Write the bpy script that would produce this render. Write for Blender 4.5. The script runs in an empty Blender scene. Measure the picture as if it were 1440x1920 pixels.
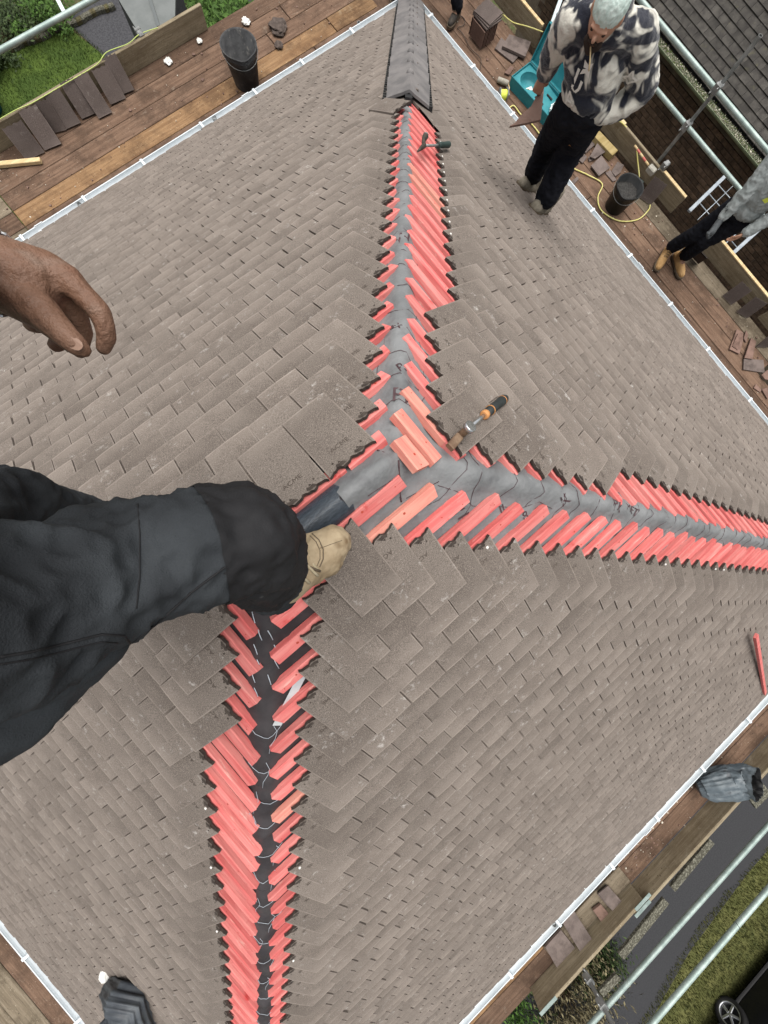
import bpy, bmesh, math, random
from mathutils import Vector as V, Matrix, noise, Euler
from mathutils.bvhtree import BVHTree
random.seed(11)
rnd = random.random
def ru(a, b): return a + (b - a) * rnd()
SC = bpy.context.scene
COL = SC.collection

# ------------------------------------------------------------------ camera
CAM_R = Matrix(((0.7646781927, 0.6341907493, -0.1143212802),
                (-0.6384263623, 0.7696826982, -0.0005691838),
                (0.0876301403, 0.0734209615, 0.9934436677)))
CAM_P = V((0.2537720887, -0.1004262273, 0.9717321991))
FPX = 700.87                                   # focal length in pixels of a 1440 x 1920 frame
cd = bpy.data.cameras.new('camera')
cam = bpy.data.objects.new('camera', cd)
COL.objects.link(cam)
cam.matrix_world = Matrix.Translation(CAM_P) @ CAM_R.to_4x4()
cd.sensor_fit = 'VERTICAL'
cd.sensor_height = 36.0
cd.sensor_width = 27.0
cd.lens = FPX / 1920 * 36.0
cd.clip_start = 0.02
cd.clip_end = 1000
SC.camera = cam

# ------------------------------------------------------------------ sky, sun, exposure
SUN_EL, SUN_AZ = math.radians(80), math.radians(38)     # azimuth measured from +x towards +y
w = bpy.data.worlds.new('World')
SC.world = w
w.use_nodes = True
nt = w.node_tree
bg = nt.nodes['Background']
sky = nt.nodes.new('ShaderNodeTexSky')
sky.sky_type = 'NISHITA'
sky.sun_disc = False
sky.sun_elevation = SUN_EL
sky.sun_rotation = math.radians(90) - SUN_AZ
sky.air_density = 1.0
sky.dust_density = 4.0
hs = nt.nodes.new('ShaderNodeHueSaturation')
hs.inputs['Saturation'].default_value = 0.22             # a cloud sheet: nearly colourless
nt.links.new(sky.outputs[0], hs.inputs['Color'])
nt.links.new(hs.outputs[0], bg.inputs[0])
bg.inputs[1].default_value = 0.09
sd = bpy.data.lights.new('sun', 'SUN')
sd.energy = 2.3
sd.angle = math.radians(70)
sd.color = (1.0, 0.96, 0.9)
sun = bpy.data.objects.new('sun', sd)
COL.objects.link(sun)
sdir = V((math.cos(SUN_EL) * math.cos(SUN_AZ), math.cos(SUN_EL) * math.sin(SUN_AZ), math.sin(SUN_EL)))
sun.location = sdir * 30
sun.rotation_euler = sdir.to_track_quat('Z', 'Y').to_euler()
vs = SC.view_settings
vs.view_transform = 'Standard'
vs.look = 'None'
vs.gamma = 1
vs.exposure = 0.82
vs.use_curve_mapping = False

# ------------------------------------------------------------------ helpers
def at(px, py, z):
    """world point at height z that lies along the given direction of view"""
    d = CAM_R @ V(((px - 720) / FPX, -(py - 960) / FPX, -1))
    return CAM_P + d * ((z - CAM_P.z) / d.z)

class MB:
    def __init__(s):
        s.v, s.f, s.m, s.sm = [], [], [], []
        s.uv = {}
    def add(s, vs_, fs, mi=0, smooth=False):
        o = len(s.v)
        s.v += [tuple(p) for p in vs_]
        for f in fs:
            s.f.append(tuple(i + o for i in f)); s.m.append(mi); s.sm.append(smooth)
        return s
    def box(s, size, M=None, mi=0, ch=0.0):
        x, y, z = [a / 2 for a in size]
        M = M or Matrix()
        if ch <= 0:
            vs_ = [M @ V((a * x, b * y, c * z)) for c in (-1, 1) for b in (-1, 1) for a in (-1, 1)]
            return s.add(vs_, [(0, 2, 3, 1), (4, 5, 7, 6), (0, 1, 5, 4), (2, 6, 7, 3), (0, 4, 6, 2), (1, 3, 7, 5)], mi)
        c = ch
        def ring(zz, i):
            return [M @ V(p) for p in ((-x + i, -y, zz), (x - i, -y, zz), (x, -y + i, zz), (x, y - i, zz), (x - i, y, zz), (-x + i, y, zz), (-x, y - i, zz), (-x, -y + i, zz))]
        def small(zz):
            i = c
            return [M @ V(p) for p in ((-x + i, -y + c, zz), (x - i, -y + c, zz), (x - c, -y + i, zz), (x - c, y - i, zz), (x - i, y - c, zz), (-x + i, y - c, zz), (-x + c, y - i, zz), (-x + c, -y + i, zz))]
        vs_ = small(-z) + ring(-z + c, c) + ring(z - c, c) + small(z)
        fs = []
        for k in range(3):
            for i in range(8):
                j = (i + 1) % 8
                fs.append((k * 8 + i, k * 8 + j, k * 8 + 8 + j, k * 8 + 8 + i))
        # degenerate corner pairs collapse visually; caps:
        fs.append(tuple(reversed(range(8)))); fs.append(tuple(range(24, 32)))
        return s.add(vs_, fs, mi)
    def quad(s, a, b, c, d, mi=0):
        return s.add([a, b, c, d], [(0, 1, 2, 3)], mi)
    def tube(s, pts, rad, n=10, mi=0, caps=True, smooth=True, flat=None):
        pts = [V(p) for p in pts]
        rr = rad if isinstance(rad, (list, tuple)) else [rad] * len(pts)
        vs_, fs = [], []
        up = None
        for i, p in enumerate(pts):
            t = (pts[min(i + 1, len(pts) - 1)] - pts[max(i - 1, 0)])
            if t.length < 1e-9: t = V((0, 0, 1))
            t.normalize()
            if up is None:
                up = V((0, 0, 1)) if abs(t.z) < .9 else V((1, 0, 0))
            a = t.cross(up)
            if a.length < 1e-6: a = t.cross(V((0, 1, 0)))
            a.normalize(); b = a.cross(t); b.normalize(); up = b
            for k in range(n):
                th_ = 2 * math.pi * k / n
                vs_.append(p + (a * math.cos(th_) + b * math.sin(th_) * (flat or 1)) * rr[i])
        for i in range(len(pts) - 1):
            for k in range(n):
                k2 = (k + 1) % n
                fs.append((i * n + k, i * n + k2, i * n + n + k2, i * n + n + k))
        s.add(vs_, fs, mi, smooth)
        if caps:
            o = len(s.v) - len(vs_)
            s.f.append(tuple(o + k for k in reversed(range(n)))); s.m.append(mi); s.sm.append(False)
            e = o + (len(pts) - 1) * n
            s.f.append(tuple(e + k for k in range(n))); s.m.append(mi); s.sm.append(False)
        return s
    def lathe(s, prof, M=None, n=28, mi=0, smooth=True):
        M = M or Matrix()
        vs_, fs = [], []
        for r, z in prof:
            for k in range(n):
                a = 2 * math.pi * k / n
                vs_.append(M @ V((r * math.cos(a), r * math.sin(a), z)))
        for i in range(len(prof) - 1):
            for k in range(n):
                k2 = (k + 1) % n
                fs.append((i * n + k, i * n + k2, i * n + n + k2, i * n + n + k))
        return s.add(vs_, fs, mi, smooth)
    def disc(s, c, r, nrm=(0, 0, 1), n=10, mi=0):
        nrm = V(nrm).normalized()
        a = nrm.orthogonal().normalized(); b = nrm.cross(a)
        return s.add([V(c) + (a * math.cos(2 * math.pi * k / n) + b * math.sin(2 * math.pi * k / n)) * r for k in range(n)], [tuple(range(n))], mi)
    def prism(s, poly, z0, z1, M=None, mi=0):
        M = M or Matrix()
        n = len(poly)
        vs_ = [M @ V((p[0], p[1], z0)) for p in poly] + [M @ V((p[0], p[1], z1)) for p in poly]
        fs = [tuple(reversed(range(n))), tuple(range(n, 2 * n))] + [(i, (i + 1) % n, n + (i + 1) % n, n + i) for i in range(n)]
        return s.add(vs_, fs, mi)
    def mesh(s, name, mats):
        me = bpy.data.meshes.new(name)
        me.from_pydata(s.v, [], s.f)
        for m in (mats if isinstance(mats, (list, tuple)) else [mats]): me.materials.append(m)
        me.polygons.foreach_set('material_index', s.m)
        me.polygons.foreach_set('use_smooth', s.sm)
        if s.uv:
            at_ = me.attributes.new('tuv', 'FLOAT_VECTOR', 'POINT')
            buf = [0.0] * (3 * len(s.v))
            for i, q in s.uv.items(): buf[3 * i], buf[3 * i + 1] = q
            at_.data.foreach_set('vector', buf)
        me.update()
        return me
    def build(s, name, mats, parent=None, M=None):
        return link(name, s.mesh(name, mats), parent, M)

def link(name, data, parent=None, M=None):
    o = bpy.data.objects.new(name, data)
    COL.objects.link(o)
    if M is not None: o.matrix_basis = M
    if parent is not None:
        o.parent = parent
        o.matrix_parent_inverse = INV[parent.name]
    return o
INV = {}
def tag(o, label=None, cat=None, group=None, kind=None):
    if label: o['label'] = label
    if cat: o['category'] = cat
    if group: o['group'] = group
    if kind: o['kind'] = kind
    elif cat: o['kind'] = 'thing'
    return o
def thing(name, loc, label=None, cat=None, group=None, kind=None):
    o = bpy.data.objects.new(name, None)
    o.empty_display_size = .1
    COL.objects.link(o)
    o.location = loc
    INV[o.name] = Matrix.Translation(V(loc)).inverted()
    return tag(o, label, cat, group, kind)
def asroot(o):
    """a mesh that carries parts of its own"""
    INV[o.name] = o.matrix_basis.inverted()
    return o
def TR(loc, rz=0, rx=0, ry=0):
    return Matrix.Translation(V(loc)) @ Euler((rx, ry, rz)).to_matrix().to_4x4()
def frame(o, x, y, z):
    """matrix from an origin and three axes"""
    m = Matrix.Identity(4)
    for i, a in enumerate((x, y, z)):
        for k in range(3): m[k][i] = a[k]
    for k in range(3): m[k][3] = o[k]
    return m
def along(p0, p1, up=(0, 0, 1)):
    """frame centred between two points, X along them"""
    p0, p1 = V(p0), V(p1)
    x = (p1 - p0).normalized()
    y = V(up).cross(x)
    if y.length < 1e-6: y = V((0, 1, 0)).cross(x)
    y.normalize(); z = x.cross(y)
    return frame((p0 + p1) / 2, x, y, z)
def textmesh(body, size, align='CENTER'):
    c = bpy.data.curves.new('t', 'FONT')
    c.body = body; c.size = size; c.align_x = align; c.align_y = 'CENTER'; c.resolution_u = 2
    o = bpy.data.objects.new('t', c)
    COL.objects.link(o)
    dg = bpy.context.evaluated_depsgraph_get()
    me = o.evaluated_get(dg).to_mesh()
    vs_ = [V(v.co) for v in me.vertices]; fs = [tuple(p.vertices) for p in me.polygons]
    o.evaluated_get(dg).to_mesh_clear()
    bpy.data.objects.remove(o); bpy.data.curves.remove(c)
    return vs_, fs
def blob(name, caps, voxel, mat, parent=None, smooth=6, fold=0, fscale=9, fstretch=(1, 1, 1), ells=(), seed=0, cut=None):
    """one continuous surface grown round tapered limbs and ellipsoids"""
    bm = bmesh.new()
    def ball(c, r):
        bmesh.ops.create_icosphere(bm, subdivisions=2, radius=r, matrix=Matrix.Translation(V(c)))
    for ch in caps:
        for i, (p, r) in enumerate(ch):
            ball(p, r)
            if i:
                p0, r0 = ch[i - 1]
                a, b = V(p0), V(p)
                d = (b - a).length
                if d > 1e-5:
                    M = Matrix.Translation((a + b) / 2) @ (b - a).to_track_quat('Z', 'Y').to_matrix().to_4x4()
                    bmesh.ops.create_cone(bm, cap_ends=True, segments=14, radius1=r0 * .985, radius2=r * .985, depth=d, matrix=M)
    for c, rad, rot in ells:
        bmesh.ops.create_icosphere(bm, subdivisions=3, radius=1, matrix=Matrix.Translation(V(c)) @ rot.to_4x4() @ Matrix.Diagonal((*rad, 1)))
    me = bpy.data.meshes.new(name); bm.to_mesh(me); bm.free()
    o = bpy.data.objects.new(name, me); COL.objects.link(o)
    m = o.modifiers.new('r', 'REMESH'); m.mode = 'VOXEL'; m.voxel_size = voxel
    m = o.modifiers.new('s', 'SMOOTH'); m.factor = .5; m.iterations = smooth
    dg = bpy.context.evaluated_depsgraph_get()
    ev = bpy.data.meshes.new_from_object(o.evaluated_get(dg))
    bpy.data.objects.remove(o); bpy.data.meshes.remove(me)
    if fold:
        nr = [V(v.normal) for v in ev.vertices]
        for v, n in zip(ev.vertices, nr):
            q = V((v.co.x * fstretch[0], v.co.y * fstretch[1], v.co.z * fstretch[2])) * fscale + V((seed * 7.3, seed, -seed))
            h = 1 - abs(noise.noise(q) + .5 * noise.noise(q * 2.1)) * 2.2 + .35 * (1 - 4 * abs(noise.noise(q * 3.3 + V((3, 1, 4)))))
            v.co += n * (h * fold)
    if cut:
        bm = bmesh.new(); bm.from_mesh(ev)
        for co, no in cut:
            bmesh.ops.bisect_plane(bm, geom=bm.verts[:] + bm.edges[:] + bm.faces[:], plane_co=co, plane_no=no, clear_outer=True)
        bm.to_mesh(ev); bm.free()
    ev.name = name
    ev.materials.clear(); ev.materials.append(mat)
    for p in ev.polygons: p.use_smooth = True
    return link(name, ev, parent)

# ------------------------------------------------------------------ materials
MATS = {}
def mat(name, c1, c2=None, scale=6, detail=4, stretch=(1, 1, 1), rough=.8, metal=0, bump=0, bscale=80, rand=0, island=False,
        spots=None, contrast=(.35, .65), spec=.3, wob=0, obj2=None, sheen=0, rand_axis=None):
    m = bpy.data.materials.new(name); m.use_nodes = True
    n, l = m.node_tree.nodes, m.node_tree.links
    b = n['Principled BSDF']
    b.inputs['Roughness'].default_value = rough
    b.inputs['Metallic'].default_value = metal
    b.inputs['Specular IOR Level'].default_value = spec
    if sheen: b.inputs['Sheen Weight'].default_value = sheen
    tc = n.new('ShaderNodeTexCoord')
    oi = n.new('ShaderNodeObjectInfo')
    rv = oi.outputs['Random']
    if island:
        g = n.new('ShaderNodeNewGeometry')
        ad = n.new('ShaderNodeMath'); ad.operation = 'ADD'
        l.new(g.outputs['Random Per Island'], ad.inputs[0]); l.new(rv, ad.inputs[1])
        fr = n.new('ShaderNodeMath'); fr.operation = 'FRACT'
        l.new(ad.outputs[0], fr.inputs[0]); rv = fr.outputs[0]
    ml = n.new('ShaderNodeVectorMath'); ml.operation = 'SCALE'
    ml.inputs[0].default_value = (37, 61, 83); l.new(rv, ml.inputs['Scale'])
    av = n.new('ShaderNodeVectorMath'); av.operation = 'ADD'
    l.new(tc.outputs['Object'], av.inputs[0]); l.new(ml.outputs[0], av.inputs[1])
    mp = n.new('ShaderNodeMapping'); mp.inputs['Scale'].default_value = stretch
    l.new(av.outputs[0], mp.inputs[0])
    src = mp.outputs[0]
    def ns(sc, det, rgh=.6):
        t = n.new('ShaderNodeTexNoise'); t.inputs['Scale'].default_value = sc
        t.inputs['Detail'].default_value = det; t.inputs['Roughness'].default_value = rgh
        t.inputs['Distortion'].default_value = wob
        l.new(src, t.inputs['Vector']); return t.outputs['Fac']
    def ramp(x, lo, hi):
        r = n.new('ShaderNodeMapRange'); r.inputs[1].default_value = lo; r.inputs[2].default_value = hi
        r.interpolation_type = 'SMOOTHSTEP'
        l.new(x, r.inputs[0]); return r.outputs[0]
    def mix(f, a, bb):
        x = n.new('ShaderNodeMix'); x.data_type = 'RGBA'
        l.new(f, x.inputs[0])
        for v, s in ((a, x.inputs[6]), (bb, x.inputs[7])):
            if isinstance(v, tuple): s.default_value = (*v[:3], 1)
            else: l.new(v, s)
        return x.outputs[2]
    col = c1
    if c2 is not None:
        col = mix(ramp(ns(scale, detail), *contrast), c1, c2)
    for sp in (spots or []):
        col = mix(ramp(ns(sp[1], 3, .7), sp[2], sp[3]), col, sp[0])
    if rand:
        mr = n.new('ShaderNodeMapRange'); mr.inputs[3].default_value = 1 - rand; mr.inputs[4].default_value = 1 + rand
        l.new(rv, mr.inputs[0])
        hv = n.new('ShaderNodeHueSaturation'); l.new(mr.outputs[0], hv.inputs['Value'])
        if isinstance(col, tuple): hv.inputs['Color'].default_value = (*col[:3], 1)
        else: l.new(col, hv.inputs['Color'])
        col = hv.outputs[0]
    if isinstance(col, tuple): b.inputs['Base Color'].default_value = (*col[:3], 1)
    else: l.new(col, b.inputs['Base Color'])
    if bump:
        bp = n.new('ShaderNodeBump'); bp.inputs['Strength'].default_value = bump; bp.inputs['Distance'].default_value = .01
        l.new(ns(bscale, 3), bp.inputs['Height']); l.new(bp.outputs[0], b.inputs['Normal'])
    MATS[name] = m
    return m

class NT:
    """small node tree helper"""
    def __init__(s, name, rough=.9, spec=.2):
        s.m = bpy.data.materials.new(name); s.m.use_nodes = True
        s.n, s.l = s.m.node_tree.nodes, s.m.node_tree.links
        s.b = s.n['Principled BSDF']
        s.b.inputs['Roughness'].default_value = rough; s.b.inputs['Specular IOR Level'].default_value = spec
        MATS[name] = s.m
        tc = s.n.new('ShaderNodeTexCoord'); oi = s.n.new('ShaderNodeObjectInfo'); g = s.n.new('ShaderNodeNewGeometry')
        s.rv = s.math('FRACT', s.math('ADD', g.outputs['Random Per Island'], oi.outputs['Random']))
        ml = s.n.new('ShaderNodeVectorMath'); ml.operation = 'SCALE'; ml.inputs[0].default_value = (37, 61, 83); s.l.new(s.rv, ml.inputs['Scale'])
        av = s.n.new('ShaderNodeVectorMath'); av.operation = 'ADD'
        s.l.new(tc.outputs['Object'], av.inputs[0]); s.l.new(ml.outputs[0], av.inputs[1])
        s.co = av.outputs[0]
    def put(s, v, sock):
        if isinstance(v, (int, float)): sock.default_value = v
        elif isinstance(v, tuple): sock.default_value = (*v[:3], 1)
        else: s.l.new(v, sock)
    def math(s, op, a, b=0.0):
        x = s.n.new('ShaderNodeMath'); x.operation = op; s.put(a, x.inputs[0]); s.put(b, x.inputs[1]); return x.outputs[0]
    def noise(s, sc, det=3, rg=.6, st=None, dist=0):
        t = s.n.new('ShaderNodeTexNoise'); t.inputs['Scale'].default_value = sc; t.inputs['Detail'].default_value = det; t.inputs['Roughness'].default_value = rg; t.inputs['Distortion'].default_value = dist
        src = s.co
        if st:
            mp = s.n.new('ShaderNodeMapping'); mp.inputs['Scale'].default_value = st; s.l.new(src, mp.inputs[0]); src = mp.outputs[0]
        s.l.new(src, t.inputs['Vector']); return t.outputs['Fac']
    def ramp(s, x, lo, hi, to0=0.0, to1=1.0):
        r = s.n.new('ShaderNodeMapRange'); r.interpolation_type = 'SMOOTHSTEP'
        r.inputs[1].default_value = lo; r.inputs[2].default_value = hi; r.inputs[3].default_value = to0; r.inputs[4].default_value = to1
        s.put(x, r.inputs[0]); return r.outputs[0]
    def mix(s, f, a, b):
        x = s.n.new('ShaderNodeMix'); x.data_type = 'RGBA'; s.put(f, x.inputs[0]); s.put(a, x.inputs[6]); s.put(b, x.inputs[7]); return x.outputs[2]
    def value(s, col, f):
        h = s.n.new('ShaderNodeHueSaturation'); s.put(col, h.inputs['Color']); s.put(f, h.inputs['Value']); return h.outputs[0]
    def bump(s, h, st, dist=.01):
        b = s.n.new('ShaderNodeBump'); b.inputs['Strength'].default_value = st; b.inputs['Distance'].default_value = dist
        s.l.new(h, b.inputs['Height']); s.l.new(b.outputs[0], s.b.inputs['Normal'])
    def done(s, col):
        s.put(col, s.b.inputs['Base Color']); return s.m
def tile_material(name, base, light, pale, var=.085):
    t = NT(name, .93, .18)
    c = t.mix(t.ramp(t.noise(2.2, 5), .35, .65), base, light)
    gr = t.noise(330, 2, .7)
    c = t.mix(t.ramp(gr, .53, .62, 0, .65), c, tuple(v * .45 for v in base))
    c = t.mix(t.ramp(gr, .32, .44, .7, 0), c, tuple(v * 1.8 for v in light))
    at_ = t.n.new('ShaderNodeAttribute'); at_.attribute_name = 'tuv'
    sx = t.n.new('ShaderNodeSeparateXYZ'); t.l.new(at_.outputs['Vector'], sx.inputs[0])
    # worn arrises: the foot and the sides of a handled concrete tile are rubbed pale
    foot = t.ramp(sx.outputs[1], .008, .035, 1, 0)
    side = t.ramp(t.math('ABSOLUTE', sx.outputs[0]), .93, .985)
    band = t.ramp(sx.outputs[1], .05, .30, .35, 0)
    rub = t.math('MAXIMUM', t.math('MAXIMUM', foot, t.math('MULTIPLY', side, .7)), band)
    c = t.mix(t.math('MULTIPLY', rub, t.ramp(t.noise(7, 4), .34, .62, .12, .95)), c, tuple(v * 1.55 for v in light))
    scuff = t.math('MULTIPLY', t.ramp(t.noise(26, 5, .75, None, .25), .56, .76), t.ramp(t.noise(3.1, 3), .43, .62))
    c = t.mix(scuff, c, pale)
    c = t.mix(t.ramp(t.noise(60, 3, .7), .72, .80), c, pale)
    c = t.value(c, t.ramp(t.rv, 0, 1, 1 - var, 1 + var))
    t.bump(gr, .4, .004)
    return t.done(c)
def wood_material(name, c1, c2, dark, dust, var=.18, dirt=.7):
    t = NT(name, .9, .15)
    fine = t.noise(1.0, 5, .7, (5, 190, 190))
    broad = t.noise(1.0, 4, .6, (1.1, 26, 26), .4)
    c = t.mix(t.ramp(broad, .32, .68), c1, c2)
    c = t.mix(t.ramp(fine, .50, .66, 0, .55), c, dark)
    c = t.mix(t.ramp(fine, .30, .42, .35, 0), c, tuple(v * 1.5 for v in c2))
    c = t.mix(t.ramp(t.noise(3.2, 9, .7), .43, .64, 0, dirt), c, dark)                       # trodden mud
    c = t.mix(t.ramp(t.noise(1.0, 6, .7, (6, 11, 11), .8), .58, .76, 0, .7), c, dust)          # cement dust
    c = t.mix(t.ramp(t.noise(75, 3, .6), .66, .73), c, tuple(v * 1.35 for v in dust))
    c = t.mix(t.ramp(t.noise(50, 3, .6), .66, .72), c, tuple(v * .5 for v in dark))
    c = t.value(c, t.ramp(t.rv, 0, 1, 1 - var, 1 + var))
    h = t.math('ADD', t.math('MULTIPLY', fine, .6), t.noise(30, 6))
    t.bump(h, .55, .006)
    return t.done(c)
M_tile = tile_material('concrete_tile', (.131, .110, .095), (.170, .145, .126), (.42, .40, .375))
M_tiledark = mat('tile_edge', (.035, .027, .023), (.06, .048, .04), scale=60, rough=.95)
M_tiletext = mat('tile_stamp', (.075, .06, .05), rough=.95)
M_nail = mat('nail_head', (.75, .74, .70), rough=.4, metal=.2)
def batten_material(name, c1, c2, pale, var):
    t = NT(name, .8, .15)
    fine = t.noise(1.0, 4, .7, (6, 160, 160))
    c = t.mix(t.ramp(t.noise(1.0, 4, .6, (3, 30, 30)), .35, .65), c1, c2)
    c = t.mix(t.ramp(fine, .52, .66, 0, .45), c, tuple(v * .72 for v in c1))
    c = t.mix(t.ramp(t.noise(1.0, 4, .7, (7, 40, 40), .5), .60, .76, 0, .8), c, pale)
    c = t.mix(t.ramp(t.noise(9, 5, .7), .60, .74, 0, .8), c, (c1[0] * .8, c1[1] * .28, c1[2] * .28))
    c = t.mix(t.ramp(t.noise(120, 3, .7), .67, .74, 0, .8), c, (c1[0] * .5, c1[1] * .3, c1[2] * .3))
    c = t.value(c, t.ramp(t.rv, 0, 1, 1 - var, 1 + var))
    t.bump(fine, .35, .004)
    return t.done(c)
M_batten = batten_material('stained_batten', (.565, .122, .116), (.64, .22, .20), (.67, .40, .345), .13)
M_batten_pale = batten_material('stained_batten_pale', (.58, .18, .145), (.63, .275, .215), (.66, .42, .33), .06)
M_knot = mat('knot', (.35, .05, .03), rough=.8)
M_mem = mat('grey_underlay', (.135, .14, .143), (.185, .19, .193), scale=5, detail=6, rough=.6, bump=.5, bscale=34, spots=[((.26, .265, .27), 14, .60, .8), ((.095, .095, .10), 7, .56, .75)])
M_memdark = mat('black_underlay', (.022, .019, .021), (.045, .04, .042), scale=6, detail=6, rough=.62, bump=.1, bscale=260)
M_roll = mat('ridge_roll', (.02, .027, .036), (.038, .049, .063), scale=60, detail=5, rough=.33, bump=.3, bscale=120, stretch=(1, 3, 3), spec=.5)
M_print = mat('maroon_print', (.05, .026, .03), (.085, .05, .055), scale=30, rough=.7)
M_chalk = mat('pale_line', (.42, .47, .52), rough=.7)
M_hip = mat('grey_hip_tile', (.105, .10, .10), (.16, .15, .147), scale=7, rough=.7, bump=.15, bscale=200, rand=.1, spots=[((.42, .38, .34), 16, .70, .85)])
M_black = mat('black_plastic', (.012, .012, .013), (.03, .03, .03), scale=12, rough=.5)
M_white = mat('white_plastic', (.62, .66, .685), (.54, .58, .60), scale=3, rough=.35, spec=.5, spots=[((.45, .44, .40), 18, .72, .85)])
M_wood = wood_material('scaffold_board', (.106, .065, .044), (.170, .109, .075), (.052, .033, .023), (.25, .20, .155))
M_woodtan = wood_material('tan_board', (.17, .098, .05), (.25, .155, .082), (.08, .046, .026), (.30, .23, .15), .1)
M_woodgrey = wood_material('weathered_board', (.125, .10, .07), (.20, .165, .12), (.055, .042, .028), (.27, .235, .18), .14)
M_toe = wood_material('toe_board', (.22, .18, .118), (.31, .26, .18), (.11, .08, .05), (.36, .32, .25), .1, .35)
M_rawwood = mat('raw_timber', (.52, .38, .20), (.62, .49, .28), scale=6, stretch=(.4, 5, 5), rough=.8, rand=.1)
M_lichen = mat('lichened_board', (.055, .052, .038), (.17, .165, .13), scale=45, detail=6, rough=.95, bump=.6, bscale=80, contrast=(.45, .62))
M_steel = mat('galvanised_tube', (.235, .30, .28), (.34, .41, .385), scale=10, detail=6, rough=.48, metal=.35, bump=.1, bscale=120, spots=[((.26, .31, .28), 24, .6, .72), ((.20, .13, .08), 12, .74, .85)])
M_steeld = mat('dull_steel', (.20, .205, .20), (.32, .325, .32), scale=14, rough=.5, metal=.5, spots=[((.16, .1, .07), 14, .68, .8)])
# ------------------------------------------------------------------ roof geometry
TH = 0.60936408
CT, ST, TT = math.cos(TH), math.sin(TH), math.tan(TH)
X1, X2 = 0.499, 0.045                # the two ends of the ridge
SL = 5.77                            # slope length ridge to eave
HW = SL * CT
ZE = -SL * ST                        # eave level
GZ = -8.4                            # ground level
DZ = -3.5                            # top of the scaffold boards
SLOPES = {   # origin, down-slope, normal, name of the running axis
    'A': (V((0, 0, 0)), V((0, CT, -ST)), V((0, ST, CT)), 0),
    'C': (V((0, 0, 0)), V((0, -CT, -ST)), V((0, -ST, CT)), 0),
    'B': (V((X1, 0, 0)), V((CT, 0, -ST)), V((ST, 0, CT)), 1),
    'D': (V((X2, 0, 0)), V((-CT, 0, -ST)), V((-ST, 0, CT)), 1)}
def sp(S, t, s, h=0.0):
    o, d, n, ax = SLOPES[S]
    p = o + d * s + n * h
    p[ax] = t
    return p
def axes(S):
    o, d, n, ax = SLOPES[S]
    return (-d).cross(n), -d, n      # X along the eave, Y up the slope, Z out

house = thing('house', (0, 0, GZ), 'house under the photographer with a hipped roof of brown plain tiles and bare red battens', 'house')
TW, TL, TK, GA, HB = .1655, .265, .012, .1, .0825
HIPDONE = 2.02                       # plan distance from the ridge where the finished hip begins

def limits(S, j):
    """head position down the slope and the run of tiles in one course"""
    if S == 'C':
        s = .0685 + GA * j; return s, .1267 - HB * j, .2934 + HB * j
    if S == 'A':
        s = .0727 + GA * j; return s, -.018 - HB * j, .4788 + HB * j
    if S == 'B':
        s = .198 + GA * j
        return s, -.1063 - HB * j + (TW if j >= 7 else 0), .0427 + HB * j - (TW if j >= 5 else 0)
    s = .205 + GA * j
    return s, -.070 - HB * j + (TW if j >= 4 else 0), .0955 + HB * j
def hipT(S, s, up=True):
    return {'A': X1 + s * CT, 'B': s * CT, 'C': X1 + s * CT, 'D': s * CT}[S] if up else {'A': X2 - s * CT, 'C': X2 - s * CT, 'B': -s * CT, 'D': -s * CT}[S]

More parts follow.
